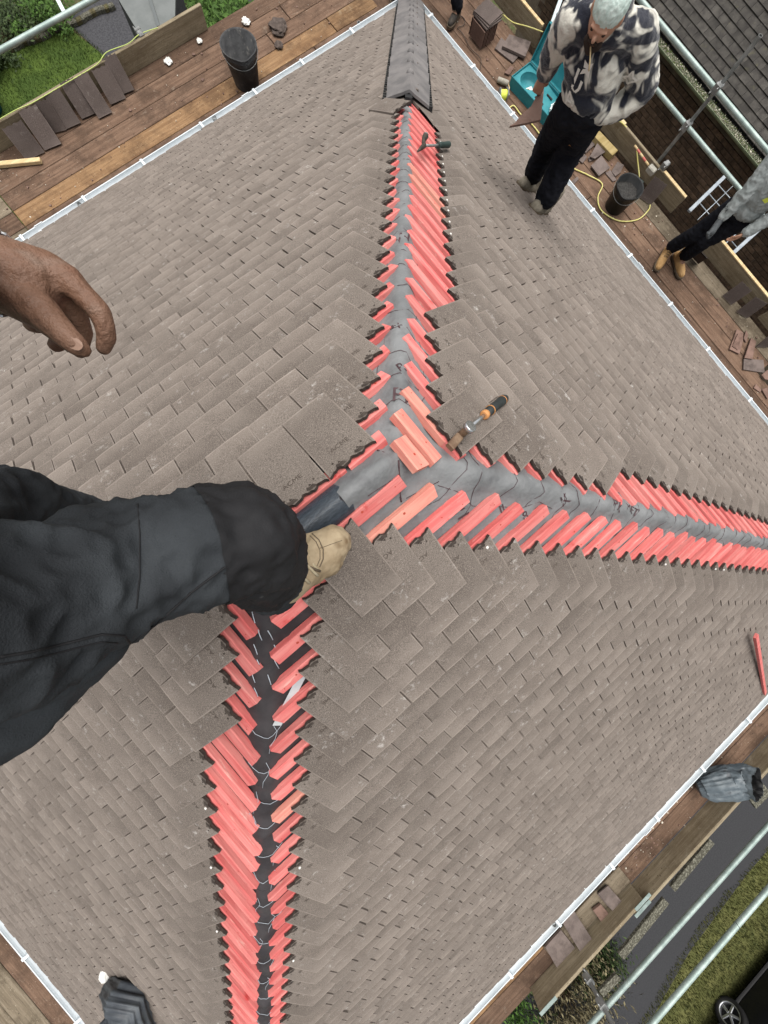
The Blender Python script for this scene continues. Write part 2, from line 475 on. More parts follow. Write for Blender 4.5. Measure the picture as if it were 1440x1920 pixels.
# the nailed, nibbed plain tile (shared by all the tiles near the hips)
def wave(u):
    """outline of the cast head of a tile across its width, u in -1..1"""
    return -.0042 * (math.cos(u * 3 * math.pi + .4) + .5 * math.cos(u * 7 * math.pi + .6)) - .003
def tile_mb(nx=20, detailed=True, wid=None, wav=True):
    mb = MB()
    W2 = (wid or (TW - .0048)) / 2
    ys = [-TL, -TL * .66, -TL * .33, -.03, 0]
    def top(x, y):
        u = x / W2
        yy = y + (wave(u) if wav and y == 0 else 0)
        z = TK + .0022 * (1 - u * u) - .0018 * ((y + TL / 2) / (TL / 2)) ** 2
        return V((x, yy, z))
    xs = [-W2 + 2 * W2 * i / nx for i in range(nx + 1)]
    vs_, fs = [], []
    for y in ys:
        for x in xs: vs_.append(top(x, y))
    n1 = nx + 1
    for r in range(len(ys) - 1):
        for i in range(nx):
            fs.append((r * n1 + i, r * n1 + i + 1, (r + 1) * n1 + i + 1, (r + 1) * n1 + i))
    mb.add(vs_, fs, 0, False)
    for i_, q_ in enumerate(vs_): mb.uv[i_] = (q_.x / W2, (q_.y + TL) / TL)
    lo = lambda p: V((p.x, p.y, p.z - TK))
    # foot, sides
    for i in range(nx):
        a, b = top(xs[i], ys[0]), top(xs[i + 1], ys[0])
        mb.quad(lo(a), lo(b), b, a, 0)
        a, b = top(xs[i], 0), top(xs[i + 1], 0)
        mb.quad(b, lo(b), lo(a), a, 0) if False else mb.add([a, b, lo(b), lo(a)], [(0, 1, 2, 3)], 1)
    for x, fl in ((xs[0], True), (xs[-1], False)):
        for r in range(len(ys) - 1):
            a, b = top(x, ys[r]), top(x, ys[r + 1])
            f = [a, b, lo(b), lo(a)]
            mb.add(f, [(0, 3, 2, 1)] if not fl else [(0, 1, 2, 3)], 0)
    a, b, c, d = lo(top(xs[0], ys[0])), lo(top(xs[-1], ys[0])), lo(top(xs[-1], ys[-2])), lo(top(xs[0], ys[-2]))
    mb.quad(a, d, c, b, 0)
    for i_, q_ in enumerate(mb.v):
        mb.uv[i_] = (q_[0] / W2, (q_[1] + TL) / TL)
    if detailed:
        for sx in (-1, 1):
            x = sx * W2 * .62
            mb.disc((x, -.026, TK + .0022), .0032, mi=1, n=8)
            # cast pocket over the nib
            for poly in ([(-.017, .000), (-.006, -.012), (.004, -.009), (.013, -.013), (.017, -.004), (.006, .001)], [(-.004, -.013), (.002, -.019), (.005, -.011)]):
                mb.add([V((sx * W2 * .40 + q[0], q[1] - .003, TK + .0024)) for q in poly], [tuple(reversed(range(len(poly))))], 1)
        tv, tf = textmesh('ACME', .021)
        mb.add([V((-p.x * 1.15, -p.y - .062, TK + .0026)) for p in tv], [f for f in tf], 2)
    return mb
me_tile = tile_mb().mesh('tile', [M_tile, M_tiledark, M_tiletext])

TILT = .12
def tile_matrix(S, tc, s, jit=1.0):
    x, y, z = axes(S)
    q = Matrix.Rotation(-TILT + ru(-.010, .010) * jit, 3, x) @ Matrix.Rotation(ru(-.010, .010) * jit, 3, z) @ Matrix.Rotation(ru(-.012, .012) * jit, 3, y)
    return frame(sp(S, tc, s, .002 + ru(0, .0015)), q @ x, q @ y, q @ z)

all_tiles = []          # weight, slope, centre, head, edge tile?, trapezoid limits
for S in 'ABCD':
    j = 0
    while True:
        s, lo, hi = limits(S, j)
        if s + TL > SL + .01: break
        edge_lo, edge_hi = True, True
        cut = None
        if S in 'AB' and s * CT > HIPDONE:
            cut = True
            n_extra = int((hipT(S, s + TL) - hi) / TW) + 1
            hi += TW * n_extra; edge_hi = False
        if S in 'AD' and j > 13:                       # the hip behind the photographer is finished to the edge lower down
            pass
        n = int(round((hi - lo) / TW))
        for k in range(n):
            c = hi - TW * (k + .5)
            if cut and k < 4 and c + TW / 2 > hipT(S, s) - .03:
                # cut along the hip line
                lim0, lim1 = hipT(S, s) - .03, hipT(S, s + TL) - .03
                if c - TW / 2 < lim1 - .01:
                    all_tiles.append((0, S, c, s, False, (lim0, lim1)))
                continue
            e = (k == 0 and edge_hi) or (k == n - 1 and edge_lo)
            p = sp(S, c, s + (TL * .5 if e else TL * .8))
            all_tiles.append(((TL if e else .1) / (p - CAM_P).length_squared * (1 if e else 1), S, c, s, e, None))
        j += 1
def in_view(p, m=1.03):
    q = CAM_R.transposed() @ (p - CAM_P)
    if q.z >= 0: return False
    return abs(q.x / -q.z) * FPX < 720 * m and abs(q.y / -q.z) * FPX < 960 * m
vis = sorted([t for t in all_tiles if t[5] is None and in_view(sp(t[1], t[2], t[3] + TL / 2))], key=lambda t: -t[0])
near = set(id(t) for t in vis[:300])
field = MB()
todo = []
for t in all_tiles:
    _, S, c, s, e, cl = t
    if id(t) in near:
        link('tile', me_tile, house, tile_matrix(S, c, s))
        continue
    M = tile_matrix(S, c, s)
    W2 = TW / 2 - ru(.0018, .0044)
    v_first = len(field.v); Mi = M.inverted(); todo.append((v_first, Mi))
    if cl:
        x, y, z = axes(S)
        sx = 1 if x[SLOPES[S][3]] > 0 else -1
        h0, h1 = min(c + TW / 2 - .001, cl[0]), min(c + TW / 2 - .001, cl[1])
        l0 = c - TW / 2 + .001
        if h0 < l0: h0 = l0 + .001
        pts = [((l0 - c), 0), ((h0 - c), 0), ((h1 - c), -TL), ((l0 - c), -TL)]
        pts = [V((p[0] * sx, p[1], TK)) for p in pts]
        if sx > 0: pts = list(reversed(pts))
        vs_ = [M @ p for p in pts] + [M @ (p - V((0, 0, TK))) for p in pts]
        field.add(vs_, [(0, 1, 2, 3), (0, 4, 5, 1), (1, 5, 6, 2), (2, 6, 7, 3), (3, 7, 4, 0)])
        continue
    if e and in_view(sp(S, c, s), 1.1):
        nx = 10
        xs = [-W2 + 2 * W2 * i / nx for i in range(nx + 1)]
        vs_ = [M @ V((x, wave(x / W2), TK + .002 * (1 - (x / W2) ** 2))) for x in xs] + [M @ V((x, -TL, TK + .002 * (1 - (x / W2) ** 2))) for x in xs]
        vs_ += [M @ V((x, wave(x / W2), 0)) for x in xs] + [M @ V((x, -TL, 0)) for x in xs]
        m = nx + 1
        field.add(vs_, [(m + i, m + i + 1, i + 1, i) for i in range(nx)] + [(3 * m + i, 3 * m + i + 1, m + i + 1, m + i) for i in range(nx)]
                  + [(0, 2 * m, 3 * m, m), (m + nx, 3 * m + nx, 2 * m + nx, nx)])
        field.add(vs_, [(i, i + 1, 2 * m + i + 1, 2 * m + i) for i in range(nx)], 1)
        for sx in (-1, 1):
            field.add([M @ V((sx * W2 * .62 + .005 * math.cos(a), -.026 + .005 * math.sin(a), TK + .003)) for a in (0, 1.05, 2.1, 3.14, 4.2, 5.2)], [tuple(range(6))], 1)
            field.add([M @ V((sx * W2 * .40 + q[0], q[1] - .003, TK + .003)) for q in ((-.017, .0), (-.006, -.014), (.014, -.013), (.017, .0))], [(3, 2, 1, 0)], 1)
    else:
        vs_ = []
        for y in (0, -TL):
            for x, zz in ((-W2, 0), (0, .0022), (W2, 0)): vs_.append(M @ V((x, y, TK + zz)))
        for x, y in ((-W2, -TL), (0, -TL), (W2, -TL), (-W2, 0), (W2, 0)): vs_.append(M @ V((x, y, .0)))
        field.add(vs_, [(3, 4, 1, 0), (4, 5, 2, 1), (6, 7, 4, 3), (7, 8, 5, 4), (0, 9, 6, 3), (5, 8, 10, 2)])
todo.append((len(field.v), None))
for (a_, Mi), (b_, _) in zip(todo, todo[1:]):
    for i_ in range(a_, b_):
        q_ = Mi @ V(field.v[i_])
        field.uv[i_] = (q_.x / (TW / 2 - .0013), (q_.y + TL) / TL)
tag(field.build('tile_field', [M_tile, M_tiledark], house), kind='stuff')

# whitish nails in some exposed heads
nails = MB()
for S, js, hi_side in (('B', range(11, 22), True), ('C', (4, 14, 19, 20), True), ('D', (8, 11, 15), False), ('C', (11, 17), False)):
    for j in js:
        s, lo, hi = limits(S, j)
        x, y, z = axes(S)
        tc = (hi - TW * .2) if hi_side else (lo + TW * .2)
        M = frame(sp(S, tc, s + .026, .02), x, y, z)
        nails.lathe([(.0, .003), (.004, .0025), (.0055, .001), (.0055, -.002)], M, n=8)
tag(nails.build('nail_heads', M_nail, house), kind='stuff')

# ------------------------------------------------------------------ underlay draped over the hips and ridge
def planes(x, y):
    hs_ = [-abs(y) * TT]
    hs_.append(-(x - X1) * TT); hs_.append(-(X2 - x) * TT); hs_.append(0)
    a, b = sorted(hs_)[:2]
    return a, b
def undz(x, y, wr=1.0):
    a, b = planes(x, y)
    d = (b - a) / TT
    q = V((x * 9, y * 9, 0))
    wr_ = .004 * noise.noise(q) + .006 * (1 - 3 * abs(noise.noise(q * 1.5 + V((5, 2, 1))))) + .005 * (.5 - 2 * abs(noise.noise(q * 4.3))) + .002 * noise.noise(q * 9)
    fade = 1 / (1 + (d / .16) ** 2)
    crest = (.030 if x > .2 else .016) * math.exp(-(d / .06) ** 2) - .012 * math.exp(-(d / .022) ** 2)
    if x > X1 - .03: crest *= min(1, max(0, (math.hypot(x - X1, y) - .06) / .2))
    if y * y < .0027 and .28 < x < X1 + .02:
        f = min(1, (x - .28) / .03) * min(1, max(0, (X1 + .02 - x) / .12))
        crest = max(crest, crest * (1 - f) + f * (.006 + .032 * math.sqrt(1 - y * y / .0027)))
    k = .02
    z = a - .037 + crest + wr_ * (.45 + fade * .8) * wr
    if d > .045 and not (y * y < .0027 and .28 < x < X1): z = min(z, a - .014 - min(.016, (d - .045) * .2))
    return z
def und_mesh(keep, step=.016):
    mb = MB(); idx = {}
    def vid(i, j):
        if (i, j) not in idx:
            x, y = i * step, j * step
            idx[(i, j)] = len(mb.v); mb.v.append((x, y, undz(x, y)))
        return idx[(i, j)]
    N = int(5.4 / step)
    for i in range(-N, N):
        for j in range(-N, N):
            x, y = (i + .5) * step, (j + .5) * step
            a, b = planes(x, y)
            if a < ZE + .08: continue
            if (b - a) / TT > (.42 if abs(a) > .35 else .5): continue
            if not keep(x, y): continue
            mb.f.append((vid(i, j), vid(i + 1, j), vid(i + 1, j + 1), vid(i, j + 1))); mb.m.append(0); mb.sm.append(True)
    return mb
def edge_x(y): return .302 - 2.2 * min(y * y, .01)
grey = und_mesh(lambda x, y: x > edge_x(y)).build('underlay', M_mem, house)
grey['label'] = 'grey breathable underlay with maroon print'
dark = und_mesh(lambda x, y: x <= edge_x(y) + .03 ).build('underlay', M_memdark, house)
dark.location.z -= .004
dark['label'] = 'black underlay with pale lines'

# dark blue ridge roll and, further right, the grey lap lying over it
def sheet(name, fx, x0, x1, half, lift, m, n=30, k=18, wr=1):
    mb = MB()
    vs_, fs = [], []
    for i in range(n + 1):
        for q in range(k + 1):
            v = -1 + 2 * q / k
            y = v * half
            x = x0 + (x1 - x0) * i / n + (fx(v) if i == n else 0) * 1.0
            z = math.sqrt(max(0, 1 - (v * .92) ** 2)) * lift
            zz = -abs(y) * TT * .5 - .040 + z + .003 * noise.noise(V((x * 14, y * 10, 3))) * wr
            vs_.append((x, y, zz))
    for i in range(n):
        for q in range(k):
            a = i * (k + 1) + q
            fs.append((a, a + k + 1, a + k + 2, a + 1))
    mb.add(vs_, fs, 0, True)
    return mb.build(name, m, house)
sheet('ridge_roll', lambda v: .012 * (1 - v * v), -.04, .312, .046, .036, M_roll)

# maroon print and pale marks lying on the sheets
def ribbon(mb, pts, r=.0010, lift=.0010, n=5):
    mb.tube([V((x, y, undz(x, y) + lift)) for x, y in pts], r, n=n)
def hip_pt(hip, t, v):
    """plan point t from the ridge end along a hip and v across it"""
    e, sx, sy = {'up': (X1, 1, 1), 'right': (X1, 1, -1), 'bottom': (X2, -1, -1), 'left': (X2, -1, 1)}[hip]
    r2 = math.sqrt(.5)
    return (e + sx * t - sy * v * r2 * sx * sx, sy * t + sx * v * r2)
pr = MB()
for hip, t0, t1 in (('up', .08, 2.0), ('right', .10, 4.6)):
    t = t0
    while t < t1:
        wv, a, bnd = ru(.07, .13), ru(-.03, .03), ru(.02, .06)
        pts = []
        for i in range(11):
            u = -1 + i * .2
            pts.append(hip_pt(hip, t + a * u + bnd * (1 - u * u) + .006 * math.sin(7 * u + t * 9), u * wv))
        ribbon(pr, pts)
        t += GA * CT * ru(.8, 1.25)
    for side in (-1, 1):
        pts = [hip_pt(hip, t0 + i * .05, side * (.075 + .02 * math.sin(i * .9 + side)) + .01 * math.sin(i * 2.3)) for i in range(int((min(t1, 2.2) - t0) / .05))]
        for a in range(0, len(pts) - 8, 11): ribbon(pr, pts[a:a + 8])
def print_text(body, x, y, size, rot):
    tv, tf = textmesh(body, size)
    c, s = math.cos(rot), math.sin(rot)
    vs_ = []
    for p in tv:
        X, Y = x + c * p.x - s * p.y, y + s * p.x + c * p.y
        vs_.append((X, Y, undz(X, Y) + .0022))
    pr.add(vs_, tf)
IMX = math.atan2(-.638, .765)                # plan heading of "rightwards" in the picture
for body, px, py, size, rot in (('PE', 757, 742, .075, -.1), ('E', 738, 613, .07, 1.7), ('W', 755, 445, .085, .2), ('R', 752, 690, .05, .4), ('VA', 865, 965, .06, -.6),
                                ('8', 985, 968, .05, .5), ('IL', 945, 955, .05, .5), ('PR', 1160, 948, .06, -.35), ('MET', 1185, 956, .05, -.35), ('K', 1060, 938, .06, .7)):
    q = at(px, py, 0)
    for _ in range(6):
        q = at(px, py, undz(q.x, q.y))
    print_text(body, q.x, q.y, size, IMX + rot)
for a, b in (((748, 862), (752, 905)), ((752, 905), (760, 935)), ((708, 842), (722, 845)), ((690, 930), (745, 893)), ((770, 928), (838, 893))):
    pa = [at(a[0] + (b[0] - a[0]) * i / 6, a[1] + (b[1] - a[1]) * i / 6, -.03) for i in range(7)]
    ribbon(pr, [(p.x, p.y) for p in pa], r=.0026 if a[0] < 760 and a[0] > 700 and b[1] != 893 else .0011, lift=.002)
tag(pr.build('printed_marks', M_print, house), kind='stuff')
ch = MB()
for i in range(13):                      # stitched dashes at the head of the black sheet
    t, v = .07 + .035 * (i // 2), (.02 if i % 2 else -.03) + ru(-.015, .015)
    a = hip_pt('bottom', t, v); b = hip_pt('bottom', t + .022, v + .012)
    ribbon(ch, [a, ((a[0] + b[0]) / 2, (a[1] + b[1]) / 2), b], r=.0013)
t = .38
while t < 4.3:
    wv, sgn = ru(.05, .09), 1
    pts = [hip_pt('bottom', t + .035 * (1 - (u / 4 - 1) ** 2) * ru(.9, 1.1), (u / 4 - 1) * wv) for u in range(9)]
    ribbon(ch, pts, r=.0008)
    if t < 1.5:
        vv = ru(-.05, .06)
        ribbon(ch, [hip_pt('bottom', t + .02 * k, vv + .012 * math.sin(k * 1.3)) for k in range(5)], r=.0008)
    t += ru(.08, .13)
tag(ch.build('pale_marks', M_chalk, house), kind='stuff')
# strip of grey tape on the black sheet
tp = MB()
ta, tb = at(512, 1378, -.25), at(572, 1262, -.16)
dd = (tb - ta); sd_ = V((dd.y, -dd.x, 0)).normalized() * .013
vs_ = []
for i in range(9):
    p = ta + dd * (i / 8)
    for s_ in (-1, 1):
        q = p + sd_ * s_
        vs_.append((q.x, q.y, undz(q.x, q.y, .3) + .006))
tp.add(vs_, [(2 * i, 2 * i + 1, 2 * i + 3, 2 * i + 2) for i in range(8)])
tp.build('tape_strip', mat('grey_tape', (.42, .44, .46), (.5, .52, .53), scale=20, rough=.4), house)

# ------------------------------------------------------------------ battens
def batten(S, s, ta, tb, h0=-.003, pale=False, wd=.045, dy=None):
    """a timber lying along the slope from ta to tb, its upper edge at s - 8 mm"""
    x, y, z = axes(S)
    ln = abs(tb - ta)
    mb = MB()
    W, K = wd, .025
    c = .0022
    prof = [(-W / 2, -K), (W / 2, -K), (W / 2, -c), (W / 2 - c, 0), (-W / 2 + c, 0), (-W / 2, -c)]
    vs_, fs = [], []
    nseg = 3
    for e in range(nseg + 1):
        xx = -ln / 2 + ln * e / nseg
        skew = ru(-.005, .005) if e in (0, nseg) else 0
        for p in prof: vs_.append((xx + skew * p[0] / W * 2 + (ru(-.0015, .0015) if e in (0, nseg) else 0), p[0] + ru(-.0008, .0008), p[1] + ru(-.0006, .0006)))
    for e in range(nseg):
        for i in range(6):
            i2 = (i + 1) % 6
            fs.append((e * 6 + i, (e + 1) * 6 + i, (e + 1) * 6 + i2, e * 6 + i2))
    fs += [tuple(range(6)), tuple(reversed(range(nseg * 6, nseg * 6 + 6)))]
    mb.add(vs_, fs)
    if rnd() < .5:
        mb.disc((ru(-.2, .2) * ln, ru(-.012, .012), .0004), ru(.0025, .005), n=7, mi=1)
    mb.disc((ln * .5 * (1 if rnd() < .5 else -1) * .8, ru(-.01, .01), .0005), .0022, n=6, mi=1)
    q = Matrix.Rotation(ru(-.012, .012), 3, z)
    M = frame(sp(S, (ta + tb) / 2, s + .017 + ru(-.002, .002), h0), q @ x, q @ y, z)
    return mb.build('batten', [M_batten_pale if pale else M_batten, M_knot], house, M)
rows = [('C', True, .092, 60), ('C', False, .040, 60), ('B', False, .03, 55), ('B', True, .022, 24), ('A', True, .05, 24), ('D', False, .028, 60), ('D', True, .03, 9), ('A', False, .03, 9)]
cnt = 0
for S, hi_side, gap, nmax in rows:
    for j in range(nmax):
        s, lo, hi = limits(S, j)
        if s + TL > SL - .1: break
        if S in 'AB' and hi_side and s * CT > HIPDONE + (.10 if S == 'B' else -.02): break
        g = gap + ru(-.012, .016) + (.0008 * j if S in 'CD' and not hi_side else 0)
        hip = hipT(S, s, hi_side)
        if hi_side: ta, tb = hi - .10, hip - g
        else: ta, tb = hip + g, lo + .10
        m = ((tb + ta) / 2)
        if not in_view(sp(S, hip, s), 1.08) and j > 12: continue
        batten(S, s, ta, tb, pale=rnd() < .015 or (S, j, hi_side) in (('C', 1, True), ('B', 0, True)))
        cnt += 1
# the two at the very top of the hip end
batten('B', .098, -.085, .098, pale=True)
batten('B', .028, -.075, .030, pale=True, wd=.055)
# a full-length one under the top course at the back of the ridge
batten('A', .0727, .0, .36)

# ------------------------------------------------------------------ finished hip: overlapping angled tiles with a black dentil edge
def hip_frame(t):
    d = V((1, 1, -TT)).normalized()
    c = V((-1, 1, 0)).normalized()
    n = d.cross(c)
    if n.z < 0: n = -n
    return V((X1 + t, t, -t * TT)), d, c, n
FALL = TT / math.sqrt(2)
def hip_tile(t0, ln, big):
    o, d, c, n = hip_frame(t0)
    mb = MB()
    prof = []
    for i in range(-8, 9):
        v = i / 8
        y = .155 * v
        z = -FALL * (math.sqrt(y * y + .03 ** 2) - .03)
        z += .012 * math.exp(-(y / .022) ** 2)
        prof.append((y, z))
    vs_, fs = [], []
    secs = [(0, .030, 1.0), (.02, .034, 1.0), (ln * .5, .047, 1.02), (ln, .060, 1.05)]
    for l_, lift, w_ in secs:
        for y, z in prof: vs_.append(o + d * l_ + c * (y * w_) + n * (lift + .012) + V((0, 0, z)))
    for l_, lift, w_ in secs:
        for y, z in prof: vs_.append(o + d * l_ + c * (y * w_) + n * (lift - .004) + V((0, 0, z)))
    k, ns_ = len(prof), len(secs)
    for e in range(ns_ - 1):
        for i in range(k - 1):
            a = e * k + i
            fs.append((a, a + 1, a + k + 1, a + k))
            b = a + ns_ * k
            fs.append((b, b + k, b + k + 1, b + 1))
    for e in (0, ns_ - 1):
        for i in range(k - 1):
            a, b = e * k + i, e * k + i + ns_ * k
            fs.append((a, b, b + 1, a + 1) if e == 0 else (a, a + 1, b + 1, b))
    for e in range(ns_ - 1):
        for i in (0, k - 1):
            a = e * k + i; b = a + ns_ * k
            fs.append((a, a + k, b + k, b))
    mb.add(vs_, fs, 0, False)
    ob = mb.build('hip_tile', M_hip, house)
    ob.data.polygons.foreach_set('use_smooth', [True] * len(ob.data.polygons))
    ob.data.set_sharp_from_angle(angle=math.radians(40))
    # fixing clip on the crest
    cl = MB().lathe([(.0, .03), (.02, .028), (.028, .015), (.03, -.01)], frame(o + d * (ln * .86) + n * .06, d, c, n), n=10)
    asroot(ob); cl.build('fixing_cap', M_hip, ob)
    return ob
step3 = .335
t = HIPDONE
hyp = math.sqrt(2 + TT * TT)
while t < HW - .05:
    ln = min(step3 + .05, (HW + .03 - t) * hyp)
    hip_tile(t, ln, 0)
    t += step3 / hyp
den = MB()
t = HIPDONE + .01
while t < HW - .03:
    o, d, c, n = hip_frame(t)
    for sgn in (-1, 1):
        p = o + c * (sgn * .168) + n * .03 + V((0, 0, -.168 * FALL))
        den.box((.034, .028, .05), frame(p, d, c, n))
    t += .062 / hyp
tag(den.build('dry_hip_filler', M_black, house), kind='stuff')
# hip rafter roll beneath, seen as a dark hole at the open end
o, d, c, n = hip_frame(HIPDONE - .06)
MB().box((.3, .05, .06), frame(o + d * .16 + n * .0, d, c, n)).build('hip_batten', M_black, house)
# loose top tiles where the finished hip begins
for S, tt, s, rz in (('A', X1 + 1.84, 2.30, 0.04),):
    x, y, z = axes(S)
    q = Matrix.Rotation(-.10, 3, x) @ Matrix.Rotation(rz, 3, z)
    link('tile', me_tile, house, frame(sp(S, tt, s, .018), q @ x, q @ y, q @ z))

# ------------------------------------------------------------------ eaves: fascia, gutters, walls
def side_pts(S, out, z, ext=0):
    """ends of a line parallel to an eave, 'out' metres beyond it"""
    e = HW + out
    a, b = X2 - e - ext, X1 + e + ext
    return {'A': (V((a, e, z)), V((b, e, z))), 'C': (V((b, -e, z)), V((a, -e, z))), 'B': (V((X1 + e, e + ext, z)), V((X1 + e, -e - ext, z))), 'D': (V((X2 - e, -e - ext, z)), V((X2 - e, e + ext, z)))}[S]
for S in 'ABCD':
    p0, p1 = side_pts(S, .105, ZE - .035, -.0)
    M = along(p0, p1)
    ln = (p1 - p0).length - .0
    g = MB()
    R = .056
    prof = [(R * math.cos(a), R * math.sin(a)) for a in [math.pi + math.pi * i / 10 for i in range(11)]]
    inner = [((R - .005) * math.cos(a), (R - .005) * math.sin(a)) for a in [2 * math.pi - math.pi * i / 10 for i in range(11)]]
    ring = [(-R - .004, .004)] + prof + [(R + .004, .004), (R + .004, .010), (R - .006, .010)] + inner + [(-R + .006, .010), (-R - .004, .010)]
    vs_ = [M @ V((sx * ln / 2, y, z)) for sx in (-1, 1) for y, z in ring]
    n_ = len(ring)
    g.add(vs_, [(i, (i + 1) % n_, n_ + (i + 1) % n_, n_ + i) for i in range(n_)])
    go = asroot(g.build('gutter', M_white, house))
    kb = MB()
    for yy in (-1, 1): kb.box((.028, .016, .022), TR((0, yy * (R + .004), .004)))
    kb.box((.028, 2 * R, .004), TR((0, 0, .012)))
    kme = kb.mesh('gutter_clip', M_white)
    k = MB()
    for i in range(int(ln / .8)):
        xx = -ln / 2 + .4 + i * .8 + ru(-.05, .05)
        if in_view(M @ V((xx, 0, 0)), 1.1): link('gutter_clip', kme, go, M @ TR((xx, 0, 0)))
    for i in range(int(ln / 3)):
        um = MB()
        for yy in (-1, 1): um.box((.10, .018, .016), M @ TR((-ln / 2 + 1.7 + i * 2.9, yy * (R + .006), .002)))
        um.box((.10, 2 * R, .003), M @ TR((-ln / 2 + 1.7 + i * 2.9, 0, -.03)))
        um.build('gutter_union', M_white, go)
    q0, q1 = side_pts(S, -.02, ZE - .12)
    MB().box(((q1 - q0).length, .02, .2), along(q0, q1)).build('fascia', M_white, house)
    # wall under the eave
    q0, q1 = side_pts(S, -.42, (ZE - .25 + GZ) / 2)
    MB().box(((q1 - q0).length, .25, (ZE - .25) - GZ), along(q0, q1)).build('wall', MATS.get('house_brick') or mat('house_brick', (.20, .11, .075), (.28, .16, .11), scale=12, rough=.9, bump=.3), house)
# rafters and deck below the tiles keep the inside dark
sl = MB()
a = -.10
for S in 'ABCD':
    o, d, n, ax = SLOPES[S]
    if ax == 0:
        pts = [sp(S, X2, .0, a), sp(S, X1, .0, a), sp(S, X1 + SL * CT, SL - .08, a), sp(S, X2 - SL * CT, SL - .08, a)]
    else:
        pts = [sp(S, 0, 0, a), sp(S, SL * CT, SL - .08, a), sp(S, -SL * CT, SL - .08, a)]
    sl.add(pts, [tuple(range(len(pts)))])
sl.build('roof_boarding', M_memdark, house)
# loose red batten lying over the gutter
def onplane(S, px, py, h=0.0):
    o, d, n, ax = SLOPES[S]
    r = CAM_R @ V(((px - 720) / FPX, -(py - 960) / FPX, -1))
    return CAM_P + r * ((n.dot(o) + h - n.dot(CAM_P)) / n.dot(r))
p0, p1 = onplane('C', 1417, 1192, .095), at(1434, 1300, ZE + .17)
rb = MB().box(((p1 - p0).length, .044, .022), along(p0, p1), ch=.002).build('loose_batten', M_batten)
tag(rb, 'short red batten lying loose on the tiles and poking over the white gutter', 'batten')
# ------------------------------------------------------------------ ground
def sheet_xy(name, pts, z, m, kind='structure'):
    o = MB().add([(x, y, z) for x, y in pts], [tuple(range(len(pts)))]).build(name, m)
    return tag(o, kind=kind)
M_grass = mat('lawn', (.034, .062, .008), (.062, .10, .014), scale=2.5, detail=8, rough=.95, bump=.8, bscale=60, spots=[((.03, .055, .012), 5, .5, .75), ((.12, .15, .04), 30, .6, .75)])
M_verge = mat('dry_verge', (.062, .068, .018), (.10, .10, .032), scale=3, detail=8, rough=.95, bump=.8, bscale=50, spots=[((.036, .045, .012), 6, .5, .7), ((.13, .11, .05), 24, .6, .75)])
M_tar = mat('tarmac', (.024, .0245, .027), (.033, .0335, .036), scale=30, detail=6, rough=.9, bump=.3, bscale=120, spots=[((.35, .35, .33), 22, .80, .83)])
M_slate = mat('dark_paving', (.03, .03, .034), (.055, .055, .06), scale=25, detail=6, rough=.85, bump=.4, bscale=60)
M_earth = mat('earth', (.05, .042, .02), (.10, .085, .045), scale=14, detail=8, rough=1, bump=.8, bscale=40, spots=[((.05, .07, .02), 6, .5, .65)])
sheet_xy('ground', [(-200, -200), (200, -200), (200, 200), (-200, 200)], GZ, M_earth)
lawn = tag(sheet_xy('lawn', [(-14, 11.0), (3.6, 11.0), (3.3, 13.6), (3.0, 14.9), (-14, 15.6)], GZ + .012, M_grass), kind='structure')
sheet_xy('paved_path', [(3.6, 9), (8.6, 9), (8.6, 15.2), (3.1, 14.9), (3.3, 13.6)], GZ + .008, M_slate)
sheet_xy('driveway', [(-30, -8.4), (30, -8.4), (30, -13.0), (2.6, -13.15), (.2, -13.35), (-1.6, -13.75), (-30, -14.2)], GZ + .010, M_tar)
sheet_xy('grass_verge', [(-30, -13.2), (-1.6, -13.2), (.2, -12.9), (2.6, -12.75), (30, -12.6), (30, -30), (-30, -30)], GZ + .006, M_verge)
sheet_xy('road', [(-40, -30), (40, -30), (40, -36), (-40, -36)], GZ + .012, M_tar)
def blades(name, label, region, n, h, m, seed, lean=.5):
    r = random.Random(seed)
    mb = MB()
    x0, x1, y0, y1, ok = region
    c = 0
    while c < n:
        x, y = r.uniform(x0, x1), r.uniform(y0, y1)
        if not ok(x, y): continue
        c += 1
        a = r.uniform(0, 6.28); hh = h * r.uniform(.5, 1.4); w_ = r.uniform(.006, .012) * (h / .06)
        dx, dy = math.cos(a) * w_, math.sin(a) * w_
        lx, ly = r.uniform(-lean, lean) * hh, r.uniform(-lean, lean) * hh
        mb.add([(x - dx, y - dy, GZ), (x + dx, y + dy, GZ), (x + lx, y + ly, GZ + hh)], [(0, 1, 2)])
    o = mb.build(name, m)
    return tag(o, label, 'grass', kind='stuff')
blades('verge_grass', 'short dry grass of the verge beside the drive', (-2.6, 6, -16.5, -12.7, lambda x, y: y < -13.05 + .19 * min(0, x - .8) + .10 * noise.noise(V((x * 3, 0, 1)))), 30000, .07, M_verge, 5)
blades('lawn_grass', 'short green grass of the lawn beyond the scaffold', (-1, 3.7, 11.2, 15.4, lambda x, y: x < 3.75 - (y - 11) * .15), 30000, .05, M_grass, 6)

